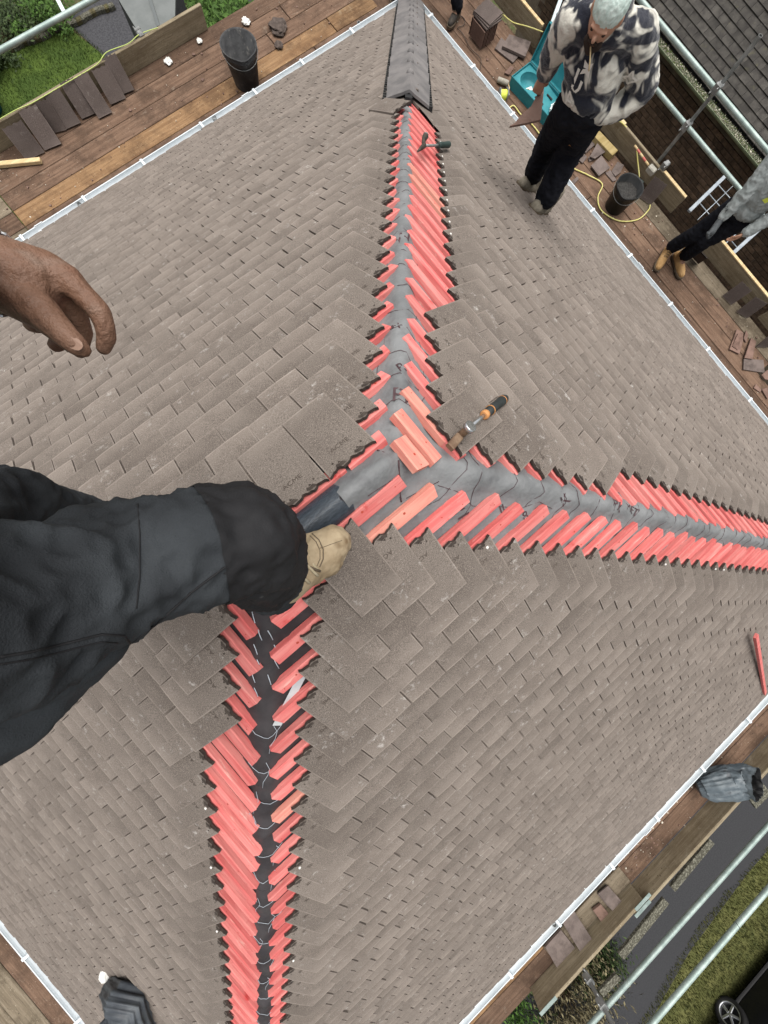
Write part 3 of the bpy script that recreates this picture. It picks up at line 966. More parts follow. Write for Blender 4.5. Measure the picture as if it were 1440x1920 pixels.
# ------------------------------------------------------------------ scaffold
plank_cache = {}
def plank_mesh(ln, m, wd=.225, th=.038):
    k = (round(ln, 2), m.name, wd, th)
    if k not in plank_cache:
        plank_cache[k] = MB().box((ln, wd, th), ch=.004).mesh('plank', m)
    return plank_cache[k]
def plank(root, p0, p1, m, wd=.225, th=.038, name='plank'):
    """p0-p1 run along the top centre line"""
    M = along(p0, p1) @ TR((0, 0, -th / 2)) @ TR((0, 0, 0), rx=ru(-.006, .006))
    return link(name, plank_mesh((V(p1) - V(p0)).length, m, wd, th), root, M)
def tube_part(root, p0, p1, r=.0242, name='guard_rail', m=None, n=16):
    mb = MB()
    M = along(p0, p1)
    ln = (V(p1) - V(p0)).length
    mb.tube([(-ln / 2, 0, 0), (0, 0, 0), (ln / 2, 0, 0)], r, n=n, caps=False)
    mb.tube([(-ln / 2, 0, 0), (ln / 2, 0, 0)], r * .82, n=n, caps=False)
    for sx in (-1, 1):
        vs_ = [(sx * ln / 2, q * math.cos(2 * math.pi * k / n), q * math.sin(2 * math.pi * k / n)) for q in (r, r * .82) for k in range(n)]
        mb.add(vs_, [(k, (k + 1) % n, n + (k + 1) % n, n + k) for k in range(n)])
    return mb.build(name, m or M_steel, root, M)
def coupler(root, p, ax=0):
    mb = MB()
    mb.box((.07, .075, .075), TR((0, 0, 0)), ch=.012)
    mb.box((.075, .03, .09), TR((0, .045, 0)), ch=.006)
    mb.tube([(-.02, .06, .03), (-.02, .10, .03)], .008, n=6)
    mb.tube([(.02, .06, -.03), (.02, .10, -.03)], .008, n=6)
    return mb.build('coupler', M_steeld, root, TR(p, rz=ax))

def shelf(name, label, axis, rows, spans, loc):
    root = thing(name, loc, label, 'scaffold')
    for ri, (off, mm) in enumerate(rows):
        a, b = spans
        cut = a + ru(.2, 1.2) if mm != 'x' else a
        pos = [a]
        q = a + ru(.6, 3.2)
        while q < b - .3:
            pos.append(q); q += 3.9
        pos.append(b)
        yield_ = []
        for i in range(len(pos) - 1):
            u0, u1 = pos[i] + .004, pos[i + 1] - .004
            z = DZ - ru(0, .004)
            p0, p1 = ((u0, off, z), (u1, off, z)) if axis == 0 else ((off, u0, z), (off, u1, z))
            plank(root, p0, p1, mm if not isinstance(mm, str) else M_wood)
    return root
# side with the leaning tiles (towards the lawn)
sA = thing('scaffold_platform', (0, 5.5, GZ), 'board platform along the top left eave with tiles propped on its toe board', 'scaffold')
y = 4.72
for i, (m_l, m_r) in enumerate(((M_wood, M_wood), (M_wood, M_wood), (M_woodtan, M_woodtan), (M_wood, M_wood), (M_wood, M_wood), (M_wood, M_wood))):
    yy = y + .232 * i + .09
    if i == 0: yy -= .0
    plank(sA, (-.335, yy, DZ), (3.55 + .4 * (i % 3), yy, DZ - .002), m_r)
    plank(sA, (3.56 + .4 * (i % 3), yy, DZ), (5.05, yy, DZ - .001), m_l)
    plank(sA, (-4.2, yy, DZ - .002), (-.345, yy, DZ - .004), (M_wood, M_woodgrey)[i % 2])
plank(sA, (-1.0, 6.075, DZ + .225), (2.98, 6.075, DZ + .225), M_toe, wd=.038, th=.225, name='toe_board')
for o in [o for o in sA.children if o.name.startswith('toe_board')]: pass
tube_part(sA, (-2, 6.19, DZ + .60), (2.6, 6.15, DZ + .60))
for px, py in ((402, 220), (148, 382), (673, 42)):
    q = at(px, py, DZ + .16)
    tube_part(sA, (q.x, q.y, DZ - .2), (q.x, q.y, DZ + .16), r=.0242, name='standard', m=M_steeld)
for x in (-.05, 2.15):
    tube_part(sA, (x, 6.14, GZ), (x, 6.14, DZ + .1), name='standard')
    coupler(sA, (x, 6.115, DZ + .21), 0)
# side with the workers (towards the neighbour)
sB = thing('scaffold_platform', (5.7, 0, GZ), 'board platform along the top right eave where the workers stand', 'scaffold')
for i in range(6):
    xx = 5.06 + .232 * i + .06
    cut = (.75, 2.6, 1.4, .1, 2.0, 1.1)[i]
    plank(sB, (xx, cut + .004, DZ - .003), (xx, 6.6, DZ - .002), M_wood)
    plank(sB, (xx, cut - 3.9, DZ - .001), (xx, cut - .004, DZ), (M_wood, M_wood, M_wood, M_wood, M_wood, M_woodgrey)[i])
for y0, y1 in ((.55, 3.2), (-1.22, .03), (-3.4, -1.32), (3.5, 4.55)):
    plank(sB, (6.49, y0, DZ + .225), (6.49, y1, DZ + .225), M_toe, wd=.038, th=.225, name='toe_board')
for y0, y1 in ((.55, 1.0), (-1.22, .03), (-3.4, -1.32), (3.5, 4.55), (1.8, 3.2)):
    MB().box((.040, y1 - y0 - .01, .012), TR((6.49, (y0 + y1) / 2, DZ + .2315))).build('toe_capping', M_rawwood, sB)
tube_part(sB, (6.53, -3.2, -2.47), (6.50, 5.2, -2.49))
tube_part(sB, (6.53, -3.2, -2.84), (6.50, 5.2, -2.85))
q = at(1238, 300, DZ + .16)
tube_part(sB, (6.56, 1.16, GZ), (6.56, 1.16, -2.05), name='standard', m=M_steeld, r=.022)
tube_part(sB, (6.56, -1.9, GZ), (6.56, -1.9, -2.0), name='standard', m=M_steeld)
for z in (-2.47, -2.85): coupler(sB, (6.545, 1.16, z), math.pi / 2)
coupler(sB, (6.54, 1.05, DZ + .25), math.pi / 2)
for y0 in (-1.9, 1.16, 3.7): tube_part(sB, (4.4, y0, DZ - .075), (6.7, y0, DZ - .075), name='transom')
# street side
sC = thing('scaffold_platform', (0, -5.2, GZ), 'narrow board platform along the lower right eave beside the drive', 'scaffold')
for i, (m1, m2) in enumerate(((M_wood, M_woodtan), (M_wood, M_wood), (M_woodgrey, M_woodgrey))):
    yy = -4.90 - .118 - .231 * i
    if i == 2: yy += .03
    xs = (.17, .06, .28)[i]
    if i < 2:
        plank(sC, (xs, yy, DZ), (4.07, yy, DZ), m1)
        plank(sC, (-3.73, yy, DZ - .002), (xs - .008, yy, DZ - .002), m2)
plank(sC, (-1.02, -5.19, DZ + .034), (.22, -5.19, DZ + .036), M_woodgrey)           # doubled board
plank(sC, (-1.42, -5.335, DZ + .225), (.20, -5.335, DZ + .225), M_toe, wd=.038, th=.225, name='toe_board')
plank(sC, (.02, -5.385, DZ + .225), (4.2, -5.385, DZ + .225), M_toe, wd=.038, th=.225, name='toe_board')
for x, yy in ((-1.36, -5.335), (.13, -5.335), (-.04 + .12, -5.386)):
    MB().box((.24, .042, .003), TR((x + .05, yy, DZ + .2270))).build('end_band', M_steel, sC)
for a, b, z, wd in (((1128, 1865), (1160, 1832), -4.1, .10), ((1165, 1795), (1250, 1690), -4.1, .11), ((1262, 1668), (1336, 1578), -3.75, .09), ((1410, 1505), (1438, 1478), -3.7, .2)):
    plank(sC, at(*a, z), at(*b, z), M_lichen, wd=wd, name='ledge_board')
tube_part(sC, (-3.5, -5.45, -3.01), (4.5, -5.48, -3.01))
tube_part(sC, (-3.5, -5.45, -2.68), (4.5, -5.45, -2.68))
for px, py in ((1040, 1735),):
    q = at(px, py, DZ + .16)
    tube_part(sC, (q.x, q.y, DZ - .2), (q.x, q.y, DZ + .16), r=.0242, name='standard', m=M_steeld)
tube_part(sC, (-.80, -5.41, GZ), (-.80, -5.41, -1.9), name='standard', m=M_steeld, r=.022)
for z in (-3.01, -2.68, DZ + .27): coupler(sC, (-.80, -5.43, z), 0)
for x in (.75, 1.42):
    MB().tube([(x + .01 * math.cos(a), -5.45 + .0262 * math.cos(a * 1.0), -2.68 + .0262 * math.sin(a)) for a in [i * .5 for i in range(14)]], .002, n=5).build('wire_tie', M_black, sC)
# rear side
sD = thing('scaffold_platform', (-5.2, 0, GZ), 'muddy board platform along the bottom left eave', 'scaffold')
for i in range(5):
    xx = -4.76 - .12 - .232 * i
    cut = (-1.2, -.4, -2.2, -1.0, -.2)[i]
    plank(sD, (xx, cut, DZ), (xx, 4.0, DZ), (M_woodgrey, M_wood, M_woodgrey)[i % 3])
    plank(sD, (xx, -4.9, DZ - .002), (xx, cut - .008, DZ - .002), (M_woodgrey, M_wood, M_woodgrey)[i % 3])
plank(sD, (-5.95, -4.5, DZ + .225), (-5.95, 1, DZ + .225), M_toe, wd=.038, th=.225, name='toe_board')
tube_part(sD, (-6.05, -5, -2.6), (-6.05, 4, -2.6))

# ------------------------------------------------------------------ neighbouring house
nb = thing('neighbour_house', (11, 1.5, GZ), 'neighbouring brick house with a dark mossy tiled roof and green stained gutter', 'house')
M_brick = mat('brown_brick', (.10, .068, .047), (.18, .122, .082), scale=14, detail=6, rough=.95, bump=.5, bscale=90, rand=.35, spots=[((.05, .035, .026), 20, .58, .72)])
M_mortar = mat('mortar', (.17, .14, .105), (.24, .20, .15), scale=30, rough=1)
M_ntile = mat('dark_roof_tile', (.036, .033, .030), (.065, .06, .053), scale=9, detail=7, rough=.95, bump=.6, bscale=70, rand=.22, island=True,
              spots=[((.15, .14, .12), 30, .66, .76), ((.09, .085, .05), 8, .62, .8), ((.22, .14, .06), 14, .78, .82)])
WX = 9.02
MB().box((.25, 9.0, 4.6), TR((WX + .14, 1.0, -6.1))).build('wall', M_mortar, nb)
MB().box((5, 9.0, 4.6), TR((WX + 2.8, 1.0, -6.1))).build('wall', M_mortar, nb)
bme = MB().box((.1025, .215, .065), ch=.004).mesh('brick', M_brick)
nbk = 0
extra = MB()
for r in range(22):
    z = -3.93 - .075 * r
    yy = -3.0 + (.1125 if r % 2 else 0)
    while yy < 5.2:
        M = TR((WX + .045 + ru(-.002, .002), yy, z), rz=ru(-.006, .006))
        p = V((WX, yy, z))
        if nbk < 300 and -.9 < yy < 3.9 and -5.35 < z:
            link('brick', bme, nb, M); nbk += 1
        else:
            extra.box((.1025, .215, .065), M)
        yy += .225
tag(extra.build('brickwork', M_brick, nb), kind='stuff')
NP = math.radians(32)
nd = V((math.cos(NP), 0, math.sin(NP))); nn = V((-math.sin(NP), 0, math.cos(NP)))
E0 = V((8.83, 0, -3.83))
ntm = MB().box((.163, .265, .013), ch=.002).mesh('tile', M_ntile)
nfield = MB()
nt_ = 0
for r in range(44):
    for k in range(56):
        yy = -3.6 + k * .1655 + (.0825 if r % 2 else 0)
        o_ = E0 + nd * (r * .1 + .13)
        q = Matrix.Rotation(.12 + ru(-.02, .02), 3, V((0, 1, 0)))
        x_, y_, z_ = V((0, -1, 0)), nd, nn
        M = frame(V((o_.x, yy, o_.z)) + nn * (.02 + ru(0, .004)), q @ x_, q @ y_, q @ z_)
        if in_view(M.translation, 1.02) and r < 15 and nt_ < 300:
            link('tile', ntm, nb, M); nt_ += 1
        elif r < 36:
            nfield.box((.163, .265, .013), M)
tag(nfield.build('tile_field', M_ntile, nb), kind='stuff')
a = E0 - nn * .02
MB().add([a + V((0, -3.6, 0)), a + V((0, 5.6, 0)), a + nd * 3.7 + V((0, 5.6, 0)), a + nd * 3.7 + V((0, -3.6, 0))], [(3, 2, 1, 0)]).build('roof_boarding', M_black, nb)
M_gutg = mat('stained_gutter', (.20, .25, .15), (.30, .34, .22), scale=8, rough=.6, spots=[((.40, .42, .33), 20, .62, .75)])
gm = MB()
ring = [(.06 * math.cos(t_), .06 * math.sin(t_)) for t_ in [math.pi + math.pi * i / 9 for i in range(10)]] + [(.054 * math.cos(t_), .054 * math.sin(t_)) for t_ in [2 * math.pi - math.pi * i / 9 for i in range(10)]]
vs_ = [(8.78 + x, yv, -3.86 + z) for yv in (-3.6, 5.6) for x, z in ring]
k = len(ring)
gm.add(vs_, [(i, (i + 1) % k, k + (i + 1) % k, k + i) for i in range(k)])
ngut = asroot(gm.build('gutter', M_gutg, nb))
# grit and moss lying in it
gr = MB(); r = random.Random(3)
for _ in range(5200):
    yv = r.uniform(-.8, 4.4); x = 8.76 + r.gauss(0, .022)
    if abs(x - 8.78) > .05: continue
    s_ = r.uniform(.006, .018); z = -3.885 + r.uniform(0, .055)
    p = V((x, yv, z)); a, b, c = [V((r.gauss(0, 1), r.gauss(0, 1), r.gauss(0, 1))).normalized() * s_ for _ in range(3)]
    gr.add([p, p + a, p + b, p + c], [(0, 1, 2), (0, 2, 3), (0, 3, 1), (1, 3, 2)], 0 if r.random() < .7 else 1)
tag(gr.build('gutter_grit', [mat('pale_grit', (.50, .48, .40), (.32, .30, .22), scale=50, rough=1), mat('moss', (.10, .13, .035), rough=1)], ngut), kind='stuff')
MB().box((.02, 9.2, .16), TR((8.89, 1.0, -3.95))).build('fascia', mat('stained_fascia', (.16, .13, .09), (.09, .075, .055), scale=6, rough=.8), nb)

# ------------------------------------------------------------------ garden behind
M_shed = mat('grey_sheet', (.115, .125, .122), (.14, .15, .147), scale=3, rough=.7)
sh = thing('garden_shed', (5.2, 13.2, GZ), 'flat grey shed roof with a raised seam beyond the top left scaffold', 'shed')
P = [at(205, -30, GZ + 1.9), at(330, -60, GZ + 1.9), at(328, 30, GZ + 1.9), at(268, 75, GZ + 1.9)]
cx = sum((p for p in P), V()) / 4
mb = MB(); mb.prism([(p.x, p.y) for p in reversed(P)], GZ + 1.86, GZ + 1.9); mb.build('roof', M_shed, sh)
mb = MB(); mb.prism([((p.x - cx.x) * .94 + cx.x, (p.y - cx.y) * .94 + cx.y) for p in reversed(P)], GZ, GZ + 1.855); mb.build('wall', M_slate, sh)
p0, p1 = (P[0] + P[1]) / 2, (P[2] + P[3]) / 2
MB().box(((p1 - p0).length, .06, .03), along(p0 + V((0, 0, .018)), p1 + V((0, 0, .018)))).build('seam', mat('seam_grey', (.10, .11, .11), rough=.6), sh)
p0, p1 = at(98, -20, GZ + .6), at(122, 26, GZ + .6)
wp = MB().box(((p1 - p0).length, .09, .05), along(p0, p1), ch=.006).build('white_rail', M_white)
tag(wp, 'white painted rail beyond the lawn at the top left', 'rail')
kerb = thing('lawn_edging', (3.3, 15.0, GZ), 'row of pale stones edging the far side of the lawn', 'edging')
r = random.Random(4)
for i in range(26):
    q = at(-6 + i * 8.6, 104 - i * 3.7 + 2 * math.sin(i * .8), GZ + .05)
    st = MB().box((.17 + r.uniform(-.02, .03), .12, .11), ch=.02).build('stone', M_lichen if i % 3 else M_earth, kerb, TR((q.x, q.y, GZ + .05), rz=r.uniform(-.3, .3)))
def shrub(name, label, c, rad, n, leaf, m, seed, cat='shrub', squash=.8):
    r = random.Random(seed)
    root = thing(name, (c[0], c[1], GZ), label, cat)
    st = MB()
    for i in range(7):
        e = V(c) + V((r.gauss(0, .4) * rad, r.gauss(0, .4) * rad, rad * squash * r.uniform(.3, .9)))
        st.tube([(c[0], c[1], GZ), ((c[0] + e.x) / 2 + r.gauss(0, .05), (c[1] + e.y) / 2, (GZ + e.z) / 2), tuple(e)], [.03, .02, .008], n=6)
    st.build('stem', mat('bark', (.07, .05, .03), rough=1) if 'bark' not in MATS else MATS['bark'], root)
    mb = MB()
    cl = [V(c) + V((r.gauss(0, .5) * rad, r.gauss(0, .5) * rad, r.uniform(.1, 1) * rad * squash)) for _ in range(26)]
    for _ in range(n):
        q = r.choice(cl) + V((r.gauss(0, 1), r.gauss(0, 1), r.gauss(0, .8))) * rad * .2
        a = V((r.gauss(0, 1), r.gauss(0, 1), r.gauss(0, .6))).normalized() * leaf * r.uniform(.6, 1.4)
        b = a.orthogonal().normalized() * leaf * .38
        mb.add([q - a, q + b, q + a, q - b], [(0, 1, 2, 3)])
    tag(mb.build('foliage', m, root), kind='stuff')
    return root
M_leafd = mat('dark_leaf', (.03, .05, .018), (.06, .09, .03), scale=3, rough=.7, island=True, rand=.5)
M_leafg = mat('green_leaf', (.045, .10, .015), (.08, .15, .03), scale=3, rough=.7, island=True, rand=.4)
M_twig = mat('dry_twig', (.14, .12, .065), (.22, .19, .11), scale=20, rough=1, island=True, rand=.4)
for i, (px, py, rad, lab) in enumerate(((5, 10, .55, 'dark hedge bush at the far left corner of the lawn'), (62, -8, .5, 'dark hedge bush next to the white rail'), (-45, 62, .45, 'low hedge bush at the left edge of the lawn'))):
    q = at(px, py, GZ + .5)
    shrub('hedge_bush', lab, (q.x, q.y, GZ + .1), rad, 2600, .045, M_leafd if i != 1 else M_leafg, 20 + i, 'bush')
q = at(405, 25, GZ + .4); shrub('grass_clump', 'tall bright grass tuft beyond the end of the toe board', (q.x, q.y, GZ), .9, 4200, .07, M_leafg, 31, 'grass')
q = at(330, -5, GZ + .4); shrub('dry_bush', 'brown twiggy bush behind the grey shed', (q.x, q.y, GZ), .5, 1800, .06, M_twig, 33, 'bush')
q = at(1075, 1880, GZ + .3); shrub('bramble', 'dry twiggy brambles under the lower right scaffold', (q.x, q.y, GZ), 1.1, 5200, .05, M_twig, 41, 'bush', .5)
q = at(990, 1850, GZ + .3); shrub('weed_patch', 'green weeds beside the doubled board at the bottom', (q.x, q.y, GZ), .9, 4200, .05, M_leafg, 43, 'plant', .5)
q = at(1125, 1810, GZ + .3); shrub('weed_patch', 'dark weeds under the toe board beside the drive', (q.x, q.y, GZ), .7, 2600, .05, M_leafd, 45, 'plant', .5)
# low rockery edge between weeds and drive
for i, (px, py) in enumerate(()): pass
# ------------------------------------------------------------------ loose things
M_loose = tile_material('loose_tile', (.070, .055, .049), (.10, .080, .072), (.2, .18, .165))
M_brown = tile_material('brown_tile', (.092, .056, .044), (.125, .08, .064), (.22, .17, .145))
me_loose = tile_mb(12, False).mesh('tile', [M_loose, M_tiledark])
me_brown = tile_mb(12, False).mesh('tile', [M_brown, M_tiledark])
def lean_tile(foot, top, label, group, me=None, zf=.012, zt=.235, sx=1.0, roll=0):
    f, t = at(*foot, DZ + zf), at(*top, DZ + zt)
    y = (t - f); ln = y.length; y.normalize()
    x = y.cross(V((0, 0, 1))).normalized()
    z = x.cross(y)
    M = frame(t, x * sx, y * (ln / TL), z)
    return tag(link('roof_tile', me or me_loose, None, M), label, 'tile', group)
GA_ = 'tiles propped against the toe board'
for f, t, l, sx in (((67, 293), (21, 233), 'brown roof tile leaning on the toe board, lowest left of the row by the lawn', 1.1),
                ((100, 276), (50, 202), 'roof tile with a broken lip leaning second from the left by the lawn', 1.0),
                ((113, 246), (78, 188), 'half hidden dark tile leaning third from the left by the lawn', .7),
                ((138, 236), (96, 172), 'scratched roof tile leaning fourth from the left by the lawn', .9),
                ((166, 218), (124, 150), 'dark brown tile leaning fifth from the left behind a paler one', .8),
                ((198, 217), (150, 141), 'pale grey faced tile leaning sixth from the left by the lawn', .85),
                ((222, 190), (186, 126), 'tile with a clipped corner leaning second from the right by the lawn', .95),
                ((240, 173), (203, 104), 'rightmost tile leaning on the toe board by the lawn', .8)):
    lean_tile(f, t, l, GA_, sx=sx * 1.3)
GB_ = 'tiles propped beside the neighbour'
for f, t, l, sx in (((1209, 376), (1240, 338), 'dark roof tile leaning on the toe board behind the black bucket', 1.25),
                ((1363, 563), (1401, 536), 'upper of two dark tiles leaning on the toe board below the second worker', 1.1),
                ((1391, 590), (1428, 562), 'lower of two dark tiles leaning on the toe board below the second worker', 1.1),
                ((1302, 487), (1318, 476), 'brown tile leaning behind the second worker’s boots', 1.0),
                ((1428, 650), (1462, 622), 'dark tile leaning at the right edge of the picture', 1.1)):
    lean_tile(f, t, l, GB_, sx=sx)
def slab(name, pxs, z, th, m, label, cat, group=None, tilt=0):
    P = [at(px, py, z) for px, py in pxs]
    c = sum(P, V()) / len(P)
    area = sum((P[i].x - c.x) * (P[(i + 1) % len(P)].y - c.y) - (P[(i + 1) % len(P)].x - c.x) * (P[i].y - c.y) for i in range(len(P)))
    if area < 0: P.reverse()
    mb = MB()
    mb.prism([(p.x - c.x, p.y - c.y) for p in P], -th, 0)
    M = TR((c.x, c.y, z), rx=ru(-tilt, tilt), ry=ru(-tilt, tilt))
    return tag(mb.build(name, m, None, M), label, cat, group)
# broken tiles beside the bucket
Z4 = lambda x, y: (920 + x / 4.235, y / 4.235)
GBR = 'broken tiles by the worker’s legs'
for i, (pts, z, l) in enumerate((
    ([(725, 1170), (800, 1090), (835, 1140), (755, 1215)], .03, 'small square tile shard nearest the worker’s knee'),
    ([(790, 1240), (860, 1110), (945, 1170), (920, 1200), (830, 1255)], .055, 'pointed five sided tile shard on top of the broken pile'),
    ([(640, 1280), (720, 1190), (765, 1250), (730, 1295), (700, 1270), (665, 1315)], .018, 'notched tile shard beside the worker’s shin'),
    ([(800, 1310), (880, 1235), (945, 1335), (860, 1395)], .045, 'squarish tile shard with a white speck in the middle of the broken pile'),
    ([(960, 1360), (1010, 1280), (1060, 1310), (1030, 1370), (990, 1400)], .02, 'tile shard lying just above the black bucket'),
    ([(775, 1250), (800, 1225), (825, 1265), (785, 1280)], .02, 'tiny triangular tile shard in the broken pile'),
    ([(910, 1370), (950, 1350), (1000, 1430), (970, 1440)], .015, 'narrow tile sliver touching the black bucket'),
    ([(640, 1440), (690, 1400), (700, 1420), (655, 1470)], .012, 'thin tile chip near the gutter below the broken pile'))):
    slab('tile_shard', [Z4(*p) for p in pts], DZ + z, .012, M_loose, l, 'tile shard', GBR, .05)
Z6 = lambda x, y: (1320 + x / 8.725, 560 + y / 8.725)
GRT = 'offcut tiles at the right edge'
for pts, z, m, l in (
    ([(415, 830), (540, 500), (645, 550), (640, 700), (580, 905)], .02, M_brown, 'reddish tile offcut with a smaller piece on it, left of the right edge group'),
    ([(465, 775), (560, 570), (620, 600), (555, 830)], .034, M_brown, 'small reddish offcut lying on another reddish tile'),
    ([(650, 650), (690, 520), (725, 590), (690, 715)], .02, M_brown, 'slim reddish splinter between the reddish offcuts'),
    ([(660, 970), (780, 640), (860, 690), (790, 990)], .035, M_brown, 'doubled reddish offcut right of the splinter'),
    ([(640, 1160), (650, 985), (980, 1000), (1000, 1210)], .018, M_loose, 'grey oblong tile lying below the reddish offcuts'),
    ([(940, 1250), (1047, 1160), (1080, 1330), (1000, 1320)], .03, M_brown, 'reddish tile corner cut off by the right edge'),
    ([(815, 1460), (850, 1400), (945, 1490), (920, 1530)], .015, M_brown, 'small reddish wedge lowest but one at the right edge'),
    ([(945, 1480), (1050, 1450), (1080, 1600), (1040, 1640)], .02, M_brown, 'lowest reddish tile fragment at the right edge')):
    slab('tile_offcut', [Z6(*p) for p in pts], DZ + z, .013, m, l, 'tile offcut', GRT, .03)
# tiles on the street side platform
Z5 = lambda x, y: (960 + x / 4.8, 1600 + y / 4.8)
GC_ = 'tiles on the street side boards'
base = [(410, 545), (520, 460), (760, 840), (660, 950)]
for k in range(6):
    j = [(x + ru(-7, 7), y + ru(-9, 9)) for x, y in base]
    lab = ('topmost' if k == 5 else ('bottom' if k == 0 else ['second', 'third', 'fourth', 'fifth'][k - 1] + ' from the bottom')) + (' long brown tile of the stack beside the lower gutter' if k in (0, 5) else ' in the stack of long brown tiles beside the lower gutter')
    slab('roof_tile', [Z5(*p) for p in j], DZ + .05 + .014 * k, .0125, M_loose if k != 5 else M_loose, lab, 'tile', GC_)
slab('roof_tile', [Z5(*p) for p in [(730, 515), (800, 460), (970, 660), (890, 740)]], DZ + .075, .025, M_brown, 'reddish brown tile lying between the two stacks on the street side', 'tile', GC_)
for k in range(4):
    slab('roof_tile', [Z5(x + k * ru(-3, 3) + k * 4, y - k * 2 + ru(-3, 3)) for x, y in [(770, 370), (860, 300), (1005, 465), (920, 550)]], DZ + .045 + k * .014, .0125, M_loose,
         ['lowest', 'second', 'third', 'uppermost'][k] + ' tile of the short ridged stack nearest the bag', 'tile', GC_)
slab('roof_tile', [Z5(*p) for p in [(300, 845), (440, 690), (590, 880), (420, 1060)]], DZ + .062, .024, M_loose, 'wide grey tile lying flat beside the long stack at the bottom', 'tile', GC_)
slab('roof_tile', [Z5(*p) for p in [(680, 260), (740, 180), (850, 300), (770, 360)]], DZ + .03, .013, M_tiledark, 'flat board by the lower right gutter with its shadow put into the dark colour', 'tile', GC_)  # board in shadow, the shade put into its dark colour
# stacked tiles at the far corner: a row on edge with two flat on top
c0 = V((5.93, 4.02, DZ))
for k in range(8):
    M = TR((c0.x - .13 + .016 * k * 2, c0.y, DZ + .02), rz=ru(-.04, .04)) @ Matrix.Rotation(math.pi / 2, 4, 'Y') @ TR((-.09, .13, 0))
    tag(link('roof_tile', me_brown, None, M), ['first', 'second', 'third', 'fourth', 'fifth', 'sixth', 'seventh', 'last'][k] + ' tile on edge counted from the gutter in the far corner stack', 'tile', 'tiles stacked on edge at the far corner')
for k in range(3):
    tag(link('roof_tile', me_loose, None, TR((c0.x + .02, c0.y + .14 + .01 * k, DZ + .205 + .014 * k), rz=.08 * k) @ Matrix.Diagonal((1.7, 1.05, 1, 1))), ['lowest', 'middle', 'topmost'][k] + ' of the flat tiles capping the far corner stack', 'tile', 'flat tiles on the far corner stack')
slab('roof_tile', [(928, 90), (940, 70), (975, 102), (962, 117)], DZ + .02, .013, M_loose, 'lower of two flat tiles between the corner stack and the teal case', 'tile')
slab('roof_tile', [(942, 86), (955, 64), (996, 78), (985, 106)], DZ + .055, .026, M_loose, 'upper of two flat tiles between the corner stack and the teal case', 'tile')
slab('tile_shard', [(946, 136), (958, 123), (964, 127), (955, 140)], DZ + .02, .014, M_brown, 'pinkish tile chip at the corner of the teal case', 'tile shard')

# timber pieces
def timber(name, p0, p1, wd, th, m, label, cat='timber'):
    p0, p1 = V(p0), V(p1)
    return tag(MB().box(((p1 - p0).length, wd, th), along(p0, p1), ch=.004).build(name, m), label, cat)
timber('timber_offcut', at(-12, 310, DZ + .03), at(77, 301, DZ + .03), .055, .04, M_rawwood, 'pale sawn timber offcut at the left edge of the boards')
timber('timber_block', at(1115, 255, DZ + .045), at(1150, 292, DZ + .045), .12, .08, mat('treated_timber', (.28, .21, .085), (.36, .28, .13), scale=6, stretch=(.4, 5, 5), rough=.85), 'greenish treated timber block behind the broken tiles')

# buckets
def bucket(name, c, r0, r1, h, label, m, fill, lipdir, dirt):
    root = thing(name, c, label, 'bucket')
    M = TR(c)
    b = MB()
    b.lathe([(.0, .0), (r0, .0), (r0 + .004, .004), (r0 + (r1 - r0) * .86, h * .86), (r1 + .004, h * .87), (r1 + .005, h * .9), (r1, h), (r1 + .008, h + .003), (r1 + .008, h - .006), ], M, n=36)
    b.lathe([(r1 + .001, h), (r1 - .008, h - .004), (r0 + .0, .02), (0, .018)], M, n=36)
    vl = [i for i, v in enumerate(b.v) if v[2] > c[2] + h * .85]
    for i in vl:
        p = V(b.v[i]); d = V((p.x - c[0], p.y - c[1]))
        a = math.cos(math.atan2(d.y, d.x) - lipdir)
        if a > .9:
            k = (a - .9) / .1
            b.v[i] = (p.x + math.cos(lipdir) * .022 * k, p.y + math.sin(lipdir) * .022 * k, p.z)
    b.build('shell', m, root)
    if fill:
        f = MB(); n = 16
        vs_ = [(c[0], c[1], c[2] + fill)]
        rr = r0 + (r1 - r0) * fill / h - .008
        for ring in (0.5, 1.0):
            for k in range(n):
                a = 2 * math.pi * k / n
                vs_.append((c[0] + rr * ring * math.cos(a), c[1] + rr * ring * math.sin(a), c[2] + fill + ru(-.012, .012)))
        fs = [(0, 1 + k, 1 + (k + 1) % n) for k in range(n)] + [(1 + k, 1 + n + k, 1 + n + (k + 1) % n, 1 + (k + 1) % n) for k in range(n)]
        f.add(vs_, fs, 0, True).build('contents', dirt, root)
    hd = MB()
    a0 = lipdir + math.pi / 2
    pts = []
    for i in range(15):
        u = math.pi * i / 14
        q = V((math.cos(a0), math.sin(a0), 0)) * (r1 + .006) * math.cos(u) + V((math.cos(lipdir), math.sin(lipdir), 0)) * (r1 + .006) * math.sin(u) * .98
        pts.append(V(c) + q + V((0, 0, h * .9 - .07 * math.sin(u))))
    hd.tube(pts, .003, n=6).build('handle', M_steeld, root)
    return root
M_bkt = mat('dusty_black_plastic', (.03, .031, .033), (.062, .063, .065), scale=9, detail=7, rough=.6, spots=[((.14, .135, .125), 14, .54, .75), ((.10, .085, .06), 5, .6, .8)])
M_bkt2 = mat('black_bucket_plastic', (.012, .013, .013), (.025, .025, .025), scale=10, rough=.4, spots=[((.08, .08, .075), 20, .66, .8)])
M_muck = mat('dark_muck', (.018, .017, .016), (.05, .048, .045), scale=60, detail=6, rough=.9, bump=1, bscale=70)
bucket('bucket', (2.93, 5.22, DZ), .145, .205, .37, 'dusty dark builder’s bucket standing by the top left gutter', M_bkt, .05, math.radians(-110), M_muck)
bucket('bucket', (5.86, 1.10, DZ), .125, .175, .30, 'black bucket full of dark rubble between the two workers', M_bkt2, .22, math.radians(200), M_muck)

